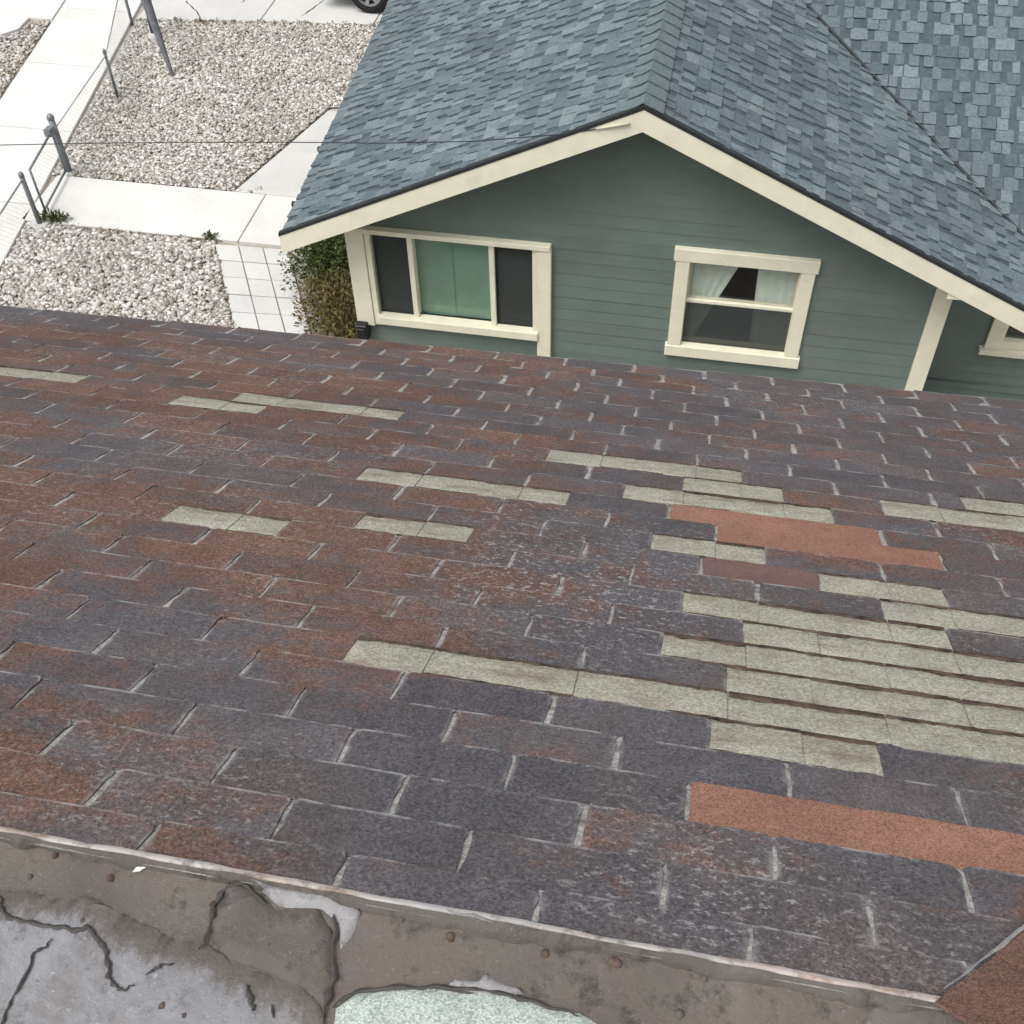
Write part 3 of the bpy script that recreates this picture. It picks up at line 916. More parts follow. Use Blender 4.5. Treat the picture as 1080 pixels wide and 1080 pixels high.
for r in range(nrow):
    y0, y1 = YE + r * st, YE + (r + 1) * st        # y1 up-slope
    x = val_x((y0 + y1) / 2) if y1 < YV0 else PK[0]
    x -= rnd.uniform(0, .1) * 0
    while x < XM1:
        w_ = rnd.choice((.065, .08, .10, .12, .16)) * rnd.uniform(.9, 1.1)
        add_shingle(mp_(x, y1, .001), mp_(min(x + w_, XM1), y1, .001), mp_(x, y0, .001), rnd.choice((.007, .012, .018)))
        x += w_ + rnd.choice((.01, .04, .06, .09, .12))
cands.sort(key=lambda c: -c[0])
SV, SF, sbase = [], [], 0
for k, (a_, P0, u, v, nn, var) in enumerate(cands):
    if k < 298 and a_ > 0:
        o = bpy.data.objects.new('shingle', US[var]); COL.objects.link(o)
        o.parent = roof
        Mx = Matrix.Identity(4)
        for i in range(3):
            Mx[i][0] = u[i]; Mx[i][1] = v[i]; Mx[i][2] = nn[i]; Mx[i][3] = P0[i]
        o.matrix_basis = Mx
    else:
        W3 = USV[var] @ np.stack([u, v, nn]) + P0
        SV.append(W3); SF += [tuple(i + sbase for i in f) for f in USF[var]]; sbase += len(W3)
me = mesh('shingle_mass', np.concatenate(SV), SF)
o = link('shingle_mass', me, M['blue_island'], roof); tag(o, kind='stuff')

# ridge caps
cy = YR - .01; k = 0
while cy < YV0 + .3:
    L = 0.165
    V = []
    for yy, hh in ((cy, .030), (cy + L * 1.15, .014)):
        for dd, f in ((.13, lp_), (.05, lp_), (0, lp_), (.05, rp_), (.13, rp_)):
            P_ = f(dd, yy, hh + (-.004 if dd else .006)); V.append((P_[0], yy, P_[2]))
    F = [(i, i + 1, i + 6, i + 5) for i in range(4)]
    lo = [(v[0], v[1], v[2] - .009) for v in V]
    F2 = [(10 + i, 10 + i + 5, 10 + i + 6, 10 + i + 1) for i in range(4)] + [(i, 10 + i, 11 + i, i + 1) for i in range(4)] + [(0, 5, 15, 10), (4, 14, 19, 9)]
    MB().add(V + lo, F + F2).build('ridge_cap', M['cap'], roof)
    cy += L; k += 1
# valley crease strip
vl = MB()
for k in range(24):
    ya, yb = YE + (YV0 - YE) * k / 24, YE + (YV0 - YE) * (k + 1) / 24
    w_ = .018
    V = []
    for yy in (ya, yb):
        xv = val_x(yy); z_ = ZMAIN(yy)
        V += [(xv - w_, yy - w_ * .2, z_ + SLP * w_ + .016), (xv, yy, z_ + .012), (xv + w_ * .2, yy + w_, z_ + SLP * w_ + .016)]
    vl.add(V, [(0, 1, 4, 3), (1, 2, 5, 4)])
vl.build('valley_flashing', M['drip'], roof)

# drip edge and rake boards
for s_, f in ((-1, lp_), (1, rp_)):
    P0, P1 = f(0, YR), f((2.985 if s_ < 0 else DRT + .023), YR)
    dz = lambda P, d: (P[0], P[1], P[2] + d)
    def bar(y0, y1, t0, t1):
        A, B = np.array(P0), np.array(P1)
        V = []
        for yy in (y0, y1):
            V += [(A[0], yy, A[2] + t0), (B[0], yy, B[2] + t0), (B[0], yy, B[2] + t1), (A[0], yy, A[2] + t1)]
        return MB().hexa(V)
    bar(YR - .026, YR + .02, -.016, .014).build('drip_edge', M['drip'], roof)
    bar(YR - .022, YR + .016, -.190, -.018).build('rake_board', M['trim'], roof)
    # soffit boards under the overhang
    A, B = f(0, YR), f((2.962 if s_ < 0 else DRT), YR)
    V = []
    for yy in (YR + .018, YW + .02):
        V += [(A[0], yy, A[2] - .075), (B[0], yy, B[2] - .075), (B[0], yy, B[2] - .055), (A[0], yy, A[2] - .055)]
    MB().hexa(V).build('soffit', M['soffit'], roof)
# eave fascia of the left slope, and of the main slope
V = []
for d, z0, z1 in ((2.962, -.17, -.03), (2.94, -.17, -.03)):
    for yy in (YR, YB):
        P_ = lp_(d, yy); V.append((P_[0], yy, P_[2], z0, z1))
MB().hexa([(v[0], v[1], v[2] + v[3]) for v in (V[0], V[1], V[3], V[2])] + [(v[0], v[1], v[2] + v[4]) for v in (V[0], V[1], V[3], V[2])]).build('fascia', M['trim'], roof)
MB().box((XRr, YE - .012, EZ - .17), (XM1, YE + .015, EZ - .03)).build('fascia', M['trim'], roof)
# outlooker block under the right rake
ob = ony(1011, 303, YR - .03)
MB().box((ob[0] - .055, YR - .012, ob[2] - .13), (ob[0] + .055, YW, ob[2] - .045)).build('outlooker', M['trim'], roof)
# eave brackets at the left edge
for (bx, by) in ((328, 155), (302, 214)):
    for yy in np.linspace(YR, YB, 400):
        P_ = lp_(2.99, yy)
        if topx(P_)[1] < by: break
    MB().box((P_[0] - .02, yy - .018, P_[2] - .05), (P_[0] + .03, yy + .018, P_[2] + .0)).build('eave_bracket', M['black'], roof, bevel=.006)

# walls
WL, WR = ony(366, 240, YW)[0], ony(981, 350, YW)[0] + .08
zpk = PK[2] - .06 - 0.0


def wall_open(z0, z1, ops):
    return [(a, b) for a, b, c_, d_ in ops if c_ < z1 - .001 and d_ > z0 + .001]


bayL, bayR = ony(392, 285, YW)[0], ony(570, 300, YW)[0]
bayT, bayB = ony(485, 247, YW)[2], ony(485, 345, YW)[2]
wnL, wnR = ony(709, 315, YW)[0], ony(852, 325, YW)[0]
wnT, wnB = ony(790, 266, YW)[2], ony(770, 377, YW)[2]
OPS = [(bayL + .05, bayR - .02, bayB + .04, bayT - .04), (wnL + .06, wnR - .06, wnB + .06, wnT - .06)]
BO = 0.125
# backing sheet, pierced for the windows by building it from pieces
wbk = MB()
zs = sorted({ZG, zpk - SLP * (PK[0] - WL)} | {o[2] for o in OPS} | {o[3] for o in OPS})
def gable_x(z):
    w_ = (zpk - z) / SLP
    return max(WL, PK[0] - w_), min(WR, PK[0] + w_)
for z0, z1 in zip(zs[:-1], zs[1:]):
    iv = [WL]
    for a, b in sorted(wall_open(z0, z1, OPS)): iv += [a, b]
    iv.append(WR)
    for a, b in zip(iv[::2], iv[1::2]): wbk.box((a, YW + .004, z0), (b, YW + .10, z1))
zt = zs[-1]
wbk.add([(*(gable_x(zt)[0], YW + .004), zt), (gable_x(zt)[1], YW + .004, zt), (PK[0], YW + .004, zpk)], [(0, 1, 2)])
wbk.box((WL, YW + .1, ZG), (WL + .1, YB - .3, EZ - .1))
wbk.box((WR - .1, YW + .1, ZG), (WR, YM + .1, EZ - .1))
wbk.box((WL, YB - .4, ZG), (WR, YB - .3, EZ - .1))
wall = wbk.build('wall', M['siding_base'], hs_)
z = ZG + .30
while z < zpk - .02:
    z1 = z + BO
    xa, xb = gable_x(z); xc, xd = gable_x(min(z1, zpk - .001))
    cuts = sorted(wall_open(z, z1, OPS))
    edges = [(xa, xc)] + [e for a, b in cuts for e in ((a, a), (b, b))] + [(xb, xd)]
    for (l0, l1), (r0, r1) in zip(edges[::2], edges[1::2]):
        if r0 - l0 < .02: continue
        ov = .012
        yb_, yt_ = YW - .0088, YW - .004
        jj = rnd.uniform(-.0015, .0015)
        MB().hexa([(l0, yb_ + jj, z - ov), (r0, yb_ + jj, z - ov), (r0, YW + .003, z - ov), (l0, YW + .003, z - ov),
                   (l1, yt_ + jj, z1), (r1, yt_ + jj, z1), (r1, YW + .003, z1), (l1, YW + .003, z1)]).build('clapboard', M['siding'], wall)
    z = z1
# foundation skirt
MB().box((WL, YW - .03, ZG - .05), (WR, YW + .02, ZG + .285)).build('skirt_board', M['siding'], wall)

# recessed wall right of the wing
rw = ony(1033, 368, YM); rwx, rwz = rw[0], rw[2]
OP2 = [(rwx + .15, rwx + 1.25, rwz + .13, -4.35)]
wb2 = MB()
for a, b in ((WR - .05, OP2[0][0]), (OP2[0][1], XM1 - .4)): wb2.box((a, YM + .004, ZG), (b, YM + .1, EZ + .1))
wb2.box((OP2[0][0], YM + .004, ZG), (OP2[0][1], YM + .1, OP2[0][2])); wb2.box((OP2[0][0], YM + .004, OP2[0][3]), (OP2[0][1], YM + .1, EZ + .1))
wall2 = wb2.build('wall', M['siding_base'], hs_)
z = ZG + .34
while z < EZ:
    z1 = z + BO
    cuts = wall_open(z, z1, OP2)
    edges = [WR - .02] + [e for a, b in cuts for e in (a, b)] + [XM1 - .4]
    for l0, r0 in zip(edges[::2], edges[1::2]):
        MB().hexa([(l0, YM - .017, z - .012), (r0, YM - .017, z - .012), (r0, YM + .003, z - .012), (l0, YM + .003, z - .012),
                   (l0, YM - .004, z1), (r0, YM - .004, z1), (r0, YM + .003, z1), (l0, YM + .003, z1)]).build('clapboard', M['siding'], wall2)
    z = z1
MB().box((WR - .02, YM - .05, ZG + .26), (XM1 - .4, YM + .003, ZG + .325)).build('water_table', M['siding'], wall2)
MB().box((WR - .02, YM - .03, ZG - .05), (XM1 - .4, YM + .003, ZG + .258)).build('skirt_board', M['siding'], wall2)

# corner boards
def board(x0, x1, z0, z1, y, parent, name='corner_board', th=.035, mat='trim'):
    return MB().box((x0, y - th, z0), (x1, y + .001, z1)).build(name, M[mat], parent, bevel=.004)
cbx0, cbx1 = ony(973, 350, YW)[0], ony(991, 350, YW)[0]
board(cbx0, cbx1 + .01, ZG, EZ + .02, YW, wall)
MB().box((cbx1 - .02, YW + .002, ZG), (cbx1 + .012, YW + .12, EZ)).build('corner_board', M['trim'], wall)


# windows
def pleats(x0, x1, z0, z1, y, amp, n_, xb0=None, xb1=None):
    """hanging cloth between x0..x1 at the top, xb0..xb1 at the bottom"""
    xb0 = x0 if xb0 is None else xb0; xb1 = x1 if xb1 is None else xb1
    V = []; F = []; nu, nv = n_ * 6, 6
    for j in range(nv + 1):
        t = j / nv
        for i in range(nu + 1):
            u = i / nu
            xt = x0 + (x1 - x0) * u; xbm = xb0 + (xb1 - xb0) * u
            V.append((xt + (xbm - xt) * t, y + amp * math.sin(u * n_ * 2 * math.pi) * (.7 + .3 * t) + .3 * amp * math.sin(u * n_ * 4.7), z1 + (z0 - z1) * t))
    for j in range(nv):
        for i in range(nu):
            a = j * (nu + 1) + i; F.append((a, a + 1, a + nu + 2, a + nu + 1))
    return mesh('curtain', V, F, True)


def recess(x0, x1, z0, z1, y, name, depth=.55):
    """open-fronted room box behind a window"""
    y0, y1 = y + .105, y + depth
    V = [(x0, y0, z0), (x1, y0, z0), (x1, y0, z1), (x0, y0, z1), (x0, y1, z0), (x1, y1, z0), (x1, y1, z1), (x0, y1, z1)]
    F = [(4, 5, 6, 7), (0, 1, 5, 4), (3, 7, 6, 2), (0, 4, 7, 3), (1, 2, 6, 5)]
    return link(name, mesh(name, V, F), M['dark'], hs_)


# double-hung window in the gable wall
x0, x1, z0, z1 = wnL, wnR, wnB, wnT
cw = .115
win = recess(x0 + cw - .03, x1 - cw + .03, z0 + cw - .02, z1 - cw + .03, YW, 'window')
yc = YW - .052
def piece(name, a, b, mat, parent, bev=.004): return MB().box(a, b).build(name, M[mat], parent, bevel=bev)
piece('head_casing', (x0 - .02, yc - .006, z1 - cw), (x1 + .02, YW - .003, z1 + .005), 'trim', win)
piece('side_casing', (x0, yc, z0 + cw), (x0 + cw, YW - .003, z1 - cw - .002), 'trim', win)
piece('side_casing', (x1 - cw, yc, z0 + cw), (x1, YW - .003, z1 - cw - .002), 'trim', win)
piece('sill', (x0 - .02, yc - .01, z0), (x1 + .02, YW + .03, z0 + cw - .002), 'trim', win)
ix0, ix1, iz0, iz1 = x0 + cw, x1 - cw, z0 + cw, z1 - cw
for a, b in ((ix0 - .02, ix0 + .004), (ix1 - .004, ix1 + .02)):
    piece('jamb', (a, YW - .002, iz0 - .02), (b, YW + .1, iz1 + .02), 'trim', win)
piece('jamb', (ix0 + .005, YW - .002, iz1 - .004), (ix1 - .005, YW + .1, iz1 + .02), 'trim', win)
zm = iz0 + (iz1 - iz0) * .50
piece('meeting_rail', (ix0 + .004, YW + .015, zm - .016), (ix1 - .004, YW + .05, zm + .016), 'trim', win)
for (za, zb, yy, nm) in ((zm + .016, iz1 - .004, YW + .05, 'upper_sash'), (iz0, zm - .016, YW + .035, 'lower_sash')):
    f_ = .022
    s_ = MB()
    s_.box((ix0 + .004, yy, za), (ix0 + f_, yy + .03, zb)); s_.box((ix1 - f_, yy, za), (ix1 - .004, yy + .03, zb))
    s_.box((ix0 + f_, yy, za), (ix1 - f_, yy + .03, za + f_ * (.2 if nm == 'upper_sash' else 1.4))); s_.box((ix0 + f_, yy, zb - f_ * (1 if nm == 'upper_sash' else .2)), (ix1 - f_, yy + .03, zb))
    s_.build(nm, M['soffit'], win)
    link('pane', mesh('pane', [(ix0 + f_, yy + .014, za), (ix1 - f_, yy + .014, za), (ix1 - f_, yy + .014, zb), (ix0 + f_, yy + .014, zb)], [(0, 1, 2, 3)]), M['glass'], win)
link('insect_screen', mesh('insect_screen', [(ix0 + .005, YW + .012, iz0), (ix1 - .005, YW + .012, iz0), (ix1 - .005, YW + .012, zm - .012), (ix0 + .005, YW + .012, zm - .012)], [(0, 1, 2, 3)]), M['screen'], win)
wI = ix1 - ix0
link('curtain', pleats(ix0 + .0, ix0 + wI * .50, iz0 - .02, iz1 + .02, YW + .10, .006, 5, ix0, ix0 + wI * .10), M['curtain'], win)
link('curtain', pleats(ix0 + wI * .62, ix1, iz0 - .02, iz1 + .02, YW + .10, .006, 4, ix0 + wI * .66, ix1), M['curtain'], win)

# three-part picture window in the corner
x0, x1, z0, z1 = ony(395, 285, YW)[0], ony(566, 300, YW)[0], bayB, bayT
bw = recess(x0 + .01, x1 - .01, z0 + .06, z1 - .04, YW, 'window', .6)
hd = .042
piece('head_casing', (WL - .015, YW - .075, z1 - hd), (x1 + .13, YW - .003, z1 + .004), 'trim', bw)
piece('sill', (WL + .20, YW - .085, z0), (x1 + .02, YW + .03, z0 + .085), 'trim', bw)
lb = ony(378, 337, YW)[2]
piece('corner_post', (WL - .01, YW - .065, lb), (WL + .155, YW + .12, z1 - hd - .002), 'trim', bw)
piece('side_casing', (WL + .160, YW - .055, lb + .012), (x0 + .01, YW + .10, z1 - hd - .002), 'trim', bw)
rbz = ZG + .3
piece('corner_post', (x1 + .012, YW - .06, rbz), (x1 + .135, YW - .003, z1 - hd - .002), 'trim', bw)
piece('side_casing', (x1 - .03, YW - .045, z0 + .087), (x1 + .010, YW + .10, z1 - hd - .002), 'trim', bw)
xi = [ony(436, 290, YW)[0], ony(520, 297, YW)[0]]
zi0, zi1 = z0 + .087, z1 - hd - .002
for k, xm in enumerate(xi):
    piece('mullion', (xm - .024, YW - .03, zi0), (xm + .024, YW + .1, zi1), 'trim', bw)
pan = [(x0 + .01, xi[0] - .024), (xi[0] + .024, xi[1] - .024), (xi[1] + .024, x1 - .03)]
for k, (a, b) in enumerate(pan):
    yy = YW + (.05 if k == 1 else .04)
    link('pane', mesh('pane', [(a, yy, zi0), (b, yy, zi0), (b, yy, zi1), (a, yy, zi1)], [(0, 1, 2, 3)]), M['glass_green'] if k == 1 else M['glass'], bw)
    if k != 1:
        link('insect_screen', mesh('insect_screen', [(a, YW + .012, zi0), (b, YW + .012, zi0), (b, YW + .012, zi1), (a, YW + .012, zi1)], [(0, 1, 2, 3)]), M['screen'], bw)
        s_ = MB(); f_ = .014
        s_.box((a, YW + .003, zi0), (a + f_, YW + .03, zi1)); s_.box((b - f_, YW + .003, zi0), (b, YW + .03, zi1)); s_.box((a + f_, YW + .003, zi0), (b - f_, YW + .03, zi0 + f_)); s_.box((a + f_, YW + .003, zi1 - f_), (b - f_, YW + .03, zi1))
        s_.build('screen_frame', M['dark'], bw)
link('drape', pleats(pan[1][0] - .03, pan[1][0] + (pan[1][1] - pan[1][0]) * .485, zi0 - .02, zi1 + .02, YW + .068, .0012, 3), M['curtain_green'], bw)
link('drape', pleats(pan[1][0] + (pan[1][1] - pan[1][0]) * .47, pan[1][1] + .03, zi0 - .02, zi1 + .02, YW + .074, .0012, 3), M['curtain_green'], bw)

# window of the recessed wall
x0, z0 = rwx, rwz
x1, z1 = rwx + 1.40, -4.22
w3 = recess(x0 + .14, x1 - .14, z0 + .12, z1 - .1, YM, 'window')
piece('side_casing', (x0 + .02, YM - .05, z0 + .055), (x0 + .17, YM - .003, z1 - .14), 'trim', w3)
piece('side_casing', (x1 - .17, YM - .05, z0 + .055), (x1 - .02, YM - .003, z1 - .14), 'trim', w3)
piece('head_casing', (x0, YM - .055, z1 - .138), (x1, YM - .003, z1), 'trim', w3)
piece('sill', (x0 - .02, YM - .09, z0), (x1 + .02, YM - .003, z0 + .053), 'trim', w3)
piece('lower_rail', (x0 + .172, YM - .03, z0 + .055), (x1 - .172, YM + .05, z0 + .14), 'trim', w3)
link('pane', mesh('pane', [(x0 + .17, YM + .03, z0 + .14), (x1 - .17, YM + .03, z0 + .14), (x1 - .17, YM + .03, z1 - .14), (x0 + .17, YM + .03, z1 - .14)], [(0, 1, 2, 3)]), M['glass'], w3)

# utility box at the foot of the corner post
ub = ony(384, 346, YW - .06)
ubx = thing('utility_box', 'small black box with pale bottom low on the green wall corner', 'box', (float(ub[0]), YW - .08, float(ub[2]) - .12))
piece('housing', (ub[0] - .06, YW - .14, ub[2] - .10), (ub[0] + .05, YW - .02, ub[2] + .085), 'black', ubx, .01)
piece('lid', (ub[0] - .045, YW - .155, ub[2] - .02), (ub[0] + .035, YW - .141, ub[2] + .06), 'black', ubx, .005)
piece('conduit', (ub[0] - .02, YW - .10, ub[2] - .9), (ub[0] + .012, YW - .06, ub[2] - .101), 'trim', ubx, .006)

# overhead service cable to the gable
ca = ony(664, 130, YR - .04)
pxs = [(664, 130), (600, 141), (500, 149), (400, 151), (310, 150), (200, 150), (100, 151), (0, 153), (-120, 158), (-300, 172)]
pts = []
for k, v in enumerate(pxs):
    yy = YR - .04 + (0.0 if k == 0 else .02 * k)
    pts.append(ony(*v, yy))
fine = []
for a, b in zip(pts[:-1], pts[1:]):
    for t in range(4): fine.append(lerp(a, b, t / 4))
fine.append(pts[-1])
sc_ = thing('service_cable', 'thin dark overhead cable running to the gable peak of the green house', 'cable', tuple(map(float, ca)))
MB().tube(fine, 0.004, 6).build('cable', M['cable'], sc_, True)
MB().tube([pts[0], lerp(pts[0], pts[1], .35), lerp(pts[0], pts[1], .55)], [.010, .009, .006], 8).build('dead_end_grip', M['soffit'], sc_, True)

# ------------------------------------------------------------------ the roof we stand on
own = thing('shingled_house', 'weathered brown and charcoal three-tab shingle roof with torn tabs and tarred flat roof', 'house', (0, 1.6, ZG))
CA, SA = math.cos(ROOF_A), math.sin(ROOF_A)


def shear(s): return .08 * max(0.0, (s - .8) / 2.95) ** 2


def rf(x, s, h=0.0):
    s2 = s + shear(s) * (x + .5)
    return np.array([x, s2 * CA + h * SA, -s2 * SA + h * CA])


SROW = [.046, .131, .244, .361, .479, .596, .713, .829, .945, 1.062, 1.181, 1.300, 1.423, 1.545, 1.672, 1.803, 1.930, 2.063, 2.203, 2.338, 2.470, 2.600, 2.728, 2.862, 3.005, 3.150, 3.305, 3.450, 3.585, 3.735]
PH1 = .0265
TW = .3035
NR = 28
X0, X1 = -4.6, 3.4
# underlayer (pale granules show through slots and where tabs are gone)
V = []; F = []
nx, ns = 40, 30
for j in range(ns + 1):
    s = .03 + (3.74 - .03) * j / ns
    for i in range(nx + 1): V.append(rf(X0 + (X1 - X0) * i / nx, s, -.001 + rnd.uniform(-.0006, .0006)))
for j in range(ns):
    for i in range(nx):
        a = j * (nx + 1) + i; F.append((a, a + 1, a + nx + 2, a + nx + 1))
slope = link('sloped_roof', mesh('sloped_roof', V, F, True), M['slot'], own)
slope['label'] = 'pale granule underlayer bared in the slots and torn strips'

# where tabs are missing: (row, picture x from, to, kind)
def xof(px, py):
    d = ray(px, py); nrm = np.array([0, SA, CA]); P_ = CAM + d * ((-CAM) @ nrm) / (d @ nrm)
    return P_[0]
MISS = [(6, 357, 700, 1200, 900), (5, 752, 790, 935, 818), (7, 765, 712, 1200, 790), (8, 694, 690, 1200, 765), (9, 780, 678, 1200, 735), (10, 718, 641, 1020, 678),
        (11, 938, 652, 1200, 690), (12, 872, 617, 1020, 637), (13, 687, 583, 822, 598), (16, 664, 526, 897, 552), (17, 728, 518, 845, 533), (18, 582, 486, 797, 514),
        (17, 958, 548, 1200, 575), (18, 1018, 536, 1200, 560), (15, 384, 509, 605, 535), (12, 369, 557, 494, 575), (11, 174, 550, 297, 568), (20, 250, 422, 427, 443),
        (19, 190, 431, 272, 437), (20, -60, 388, 85, 404)]
ORNG = [(3, 719, 866, 1250, 950, 'orange'), (14, 762, 571, 1012, 600, 'orange'), (15, 716, 548, 950, 572, 'orange'), (12, 737, 602, 871, 617, 'brown')]
def slots_of(r):
    ph = PH1 + .5555 * TW * (r - 1)
    ph -= TW * math.floor(ph / TW)
    rr_ = random.Random(r * 31 + 5)
    k0 = int(math.floor((X0 - ph) / TW)); k1 = int(math.ceil((X1 - ph) / TW))
    sl_ = {k: ph + k * TW + rr_.uniform(-.006, .006) for k in range(k0, k1 + 2)}
    gp_ = {k: rr_.choice((.006, .007, .008, .009, .011)) * (1 + .26 * max(0, SROW[r] - 1)) for k in range(k0, k1 + 2)}
    return sl_, gp_, k0, k1, rr_


def snap(r, x, side):
    sl_, gp_, _, _, _ = slots_of(r)
    k = min(sl_, key=lambda q: abs(sl_[q] - x))
    return sl_[k] + side * gp_[k] / 2 if abs(sl_[k] - x) < .075 else x


miss = [(r, xof(a, b), xof(c_, d_)) for r, a, b, c_, d_ in MISS]
orng = [(r, xof(a, b), xof(c_, d_), k) for r, a, b, c_, d_, k in ORNG]
miss = [(r, snap(r, a, -1), snap(r, b, 1)) for r, a, b in miss]
orng = [(r, snap(r, a, 1), snap(r, b, -1), k) for r, a, b, k in orng]


def unit_tab(seed):
    """one tab: u 0..1 across, v 0..1 down the slope, thin slab with a ragged lower edge; carries a 'rim' wear value"""
    r = random.Random(seed)
    us = [0, .03, .15, .32, .5, .68, .85, .97, 1]
    vs_ = [-.035, .03, .35, .7, .93, 1.0]
    V = []; F = []; rim = []
    lw = [r.uniform(-.012, .010) for _ in vs_]; rw_ = [r.uniform(-.010, .012) for _ in vs_]
    lw[-1] += r.choice((0, .004, .012)); rw_[-1] -= r.choice((0, .004, .012))
    far = [r.uniform(-.022, .016) for _ in us]; far[0] -= r.uniform(.01, .13); far[-1] -= r.uniform(.01, .13)
    near = [r.uniform(-.02, .03) for _ in us]
    curl = [r.choice((0, 0, .002, .005)), r.choice((0, 0, .002, .005))]
    for j, v in enumerate(vs_):
        for i, u in enumerate(us):
            uu = u + (lw[j] if i == 0 else rw_[j] if i == len(us) - 1 else 0)
            vv = v + (far[i] if j == len(vs_) - 1 else far[i] * .9 if j == len(vs_) - 2 else near[i] if j == 0 else 0)
            h = .0010 + .0022 * max(0, vv) + r.uniform(-.0003, .0003) + (curl[0] if i == 0 else curl[1] if i == len(us) - 1 else 0) * (vv > .9)
            V.append((uu, vv, h))
            rim.append(1.0 if (j in (0, len(vs_) - 1)) else .55 if i in (0, len(us) - 1) else 0.0)
    nu = len(us)
    for j in range(len(vs_) - 1):
        for i in range(nu - 1):
            a = j * nu + i; F.append((a, a + 1, a + nu + 1, a + nu))
    # skirt (thickness)
    ring = [i for i in range(nu)] + [j * nu + nu - 1 for j in range(1, len(vs_))] + [(len(vs_) - 1) * nu + i for i in range(nu - 2, -1, -1)] + [j * nu for j in range(len(vs_) - 2, 0, -1)]
    b = len(V)
    for k in ring:
        V.append((V[k][0], V[k][1], max(-.0006, V[k][2] - .0026))); rim.append(.8)
    n_ = len(ring)
    for k in range(n_):
        F.append((ring[k], b + k, b + (k + 1) % n_, ring[(k + 1) % n_]))
    return V, F, rim


def tab_mesh(V, F, rim, mat):
    me = mesh('shingle', V, F)
    at = me.attributes.new('rim', 'FLOAT', 'POINT'); at.data.foreach_set('value', rim)
    bm = bmesh.new(); bm.from_mesh(me); bmesh.ops.recalc_face_normals(bm, faces=bm.faces); bm.to_mesh(me); bm.free()
    me.materials.append(mat)
    return me


UT = [unit_tab(100 + k) for k in range(14)]
UTM = {}
for key in ('tab', 'orange', 'brown'):
    UTM[key] = [tab_mesh(*u, M[key]) for u in UT]
tabs = []
for r in range(0, NR + 1):
    s0, s1 = SROW[r], SROW[r + 1]
    slots, gaps, k0, k1, rr_ = slots_of(r)
    for k in range(k0, k1 + 1):
        xa, xb = slots[k] + gaps[k] / 2, slots[k + 1] - gaps[k + 1] / 2
        segs = [(xa, xb, 'tab', 0)]
        for (mr, ma, mb_) in miss:
            if mr != r: continue
            ns_ = []
            for a, b, kd, dp in segs:
                if mb_ <= a or ma >= b: ns_.append((a, b, kd, dp)); continue
                if ma > a + .045: ns_.append((a, ma, kd, dp))
                if mb_ < b - .045: ns_.append((mb_, b, kd, dp))
            segs = ns_
        for (orr, oa, ob_, kd2) in orng:
            if orr != r: continue
            ns_ = []
            for a, b, kd, dp in segs:
                if ob_ <= a + .03 or oa >= b - .03: ns_.append((a, b, kd, dp)); continue
                if oa > a + .05: ns_.append((a, oa - .003, kd, dp))
                g_ = .0085 if kd2 != 'brown' else .002
                ns_.append((max(a - g_, oa), min(b + g_, ob_), kd2, 0))
                if ob_ < b - .05: ns_.append((ob_ + .003, b, kd, dp))
            segs = ns_
        for a, b, kd, dp in segs:
            if b - a > .025: tabs.append((r, a, b, s0, s1, kd, rr_.randrange(14), rr_.random(), rr_.random()))
inview = []
for t in tabs:
    r, a, b, s0, s1, kd, var, q1, q2 = t
    best = 0
    for xx in (a, (a + b) / 2, b):
        x_, y_, w_ = topx(rf(xx, (s0 + s1) / 2))
        if -8 < x_ < 1088 and -8 < y_ < 1088: best = max(best, 1 / w_ ** 2)
    inview.append(best)
order = sorted(range(len(tabs)), key=lambda i: -inview[i])
SV, SF, SR, sbase = [], [], [], 0
for cnt, i in enumerate(order):
    r, a, b, s0, s1, kd, var, q1, q2 = tabs[i]
    A = rf(a, s0); U = rf(b, s0) - A; Vv = rf(a, s1) - A
    # slight in-plane twist and lift, as laid by hand and curled by the sun
    tw = (q1 - .5) * .010
    lift = .0022 * q2 ** 3
    nrm = np.array([0, SA, CA])
    U = U + Vv / np.linalg.norm(Vv) * tw * np.linalg.norm(U)
    Vv = Vv + nrm * lift
    if (inview[i] > 0 and cnt < 300) or (kd != 'tab' and inview[i] > 0):
        o = bpy.data.objects.new('shingle', UTM[kd][var]); COL.objects.link(o); o.parent = slope
        Mx = Matrix.Identity(4)
        for j in range(3):
            Mx[j][0] = U[j]; Mx[j][1] = Vv[j]; Mx[j][2] = nrm[j]; Mx[j][3] = A[j]
        o.matrix_basis = Mx
    else:
        V, F, rim = UT[var]
        W3 = np.array(V) @ np.stack([U, Vv, nrm]) + A
        SV.append(W3); SF += [tuple(q + sbase for q in f) for f in F]; SR += rim; sbase += len(V)
me = tab_mesh(np.concatenate(SV), SF, SR, M['tab_island']); me.name = 'shingle_mass'
o = link('shingle_mass', me, None, slope); tag(o, kind='stuff')

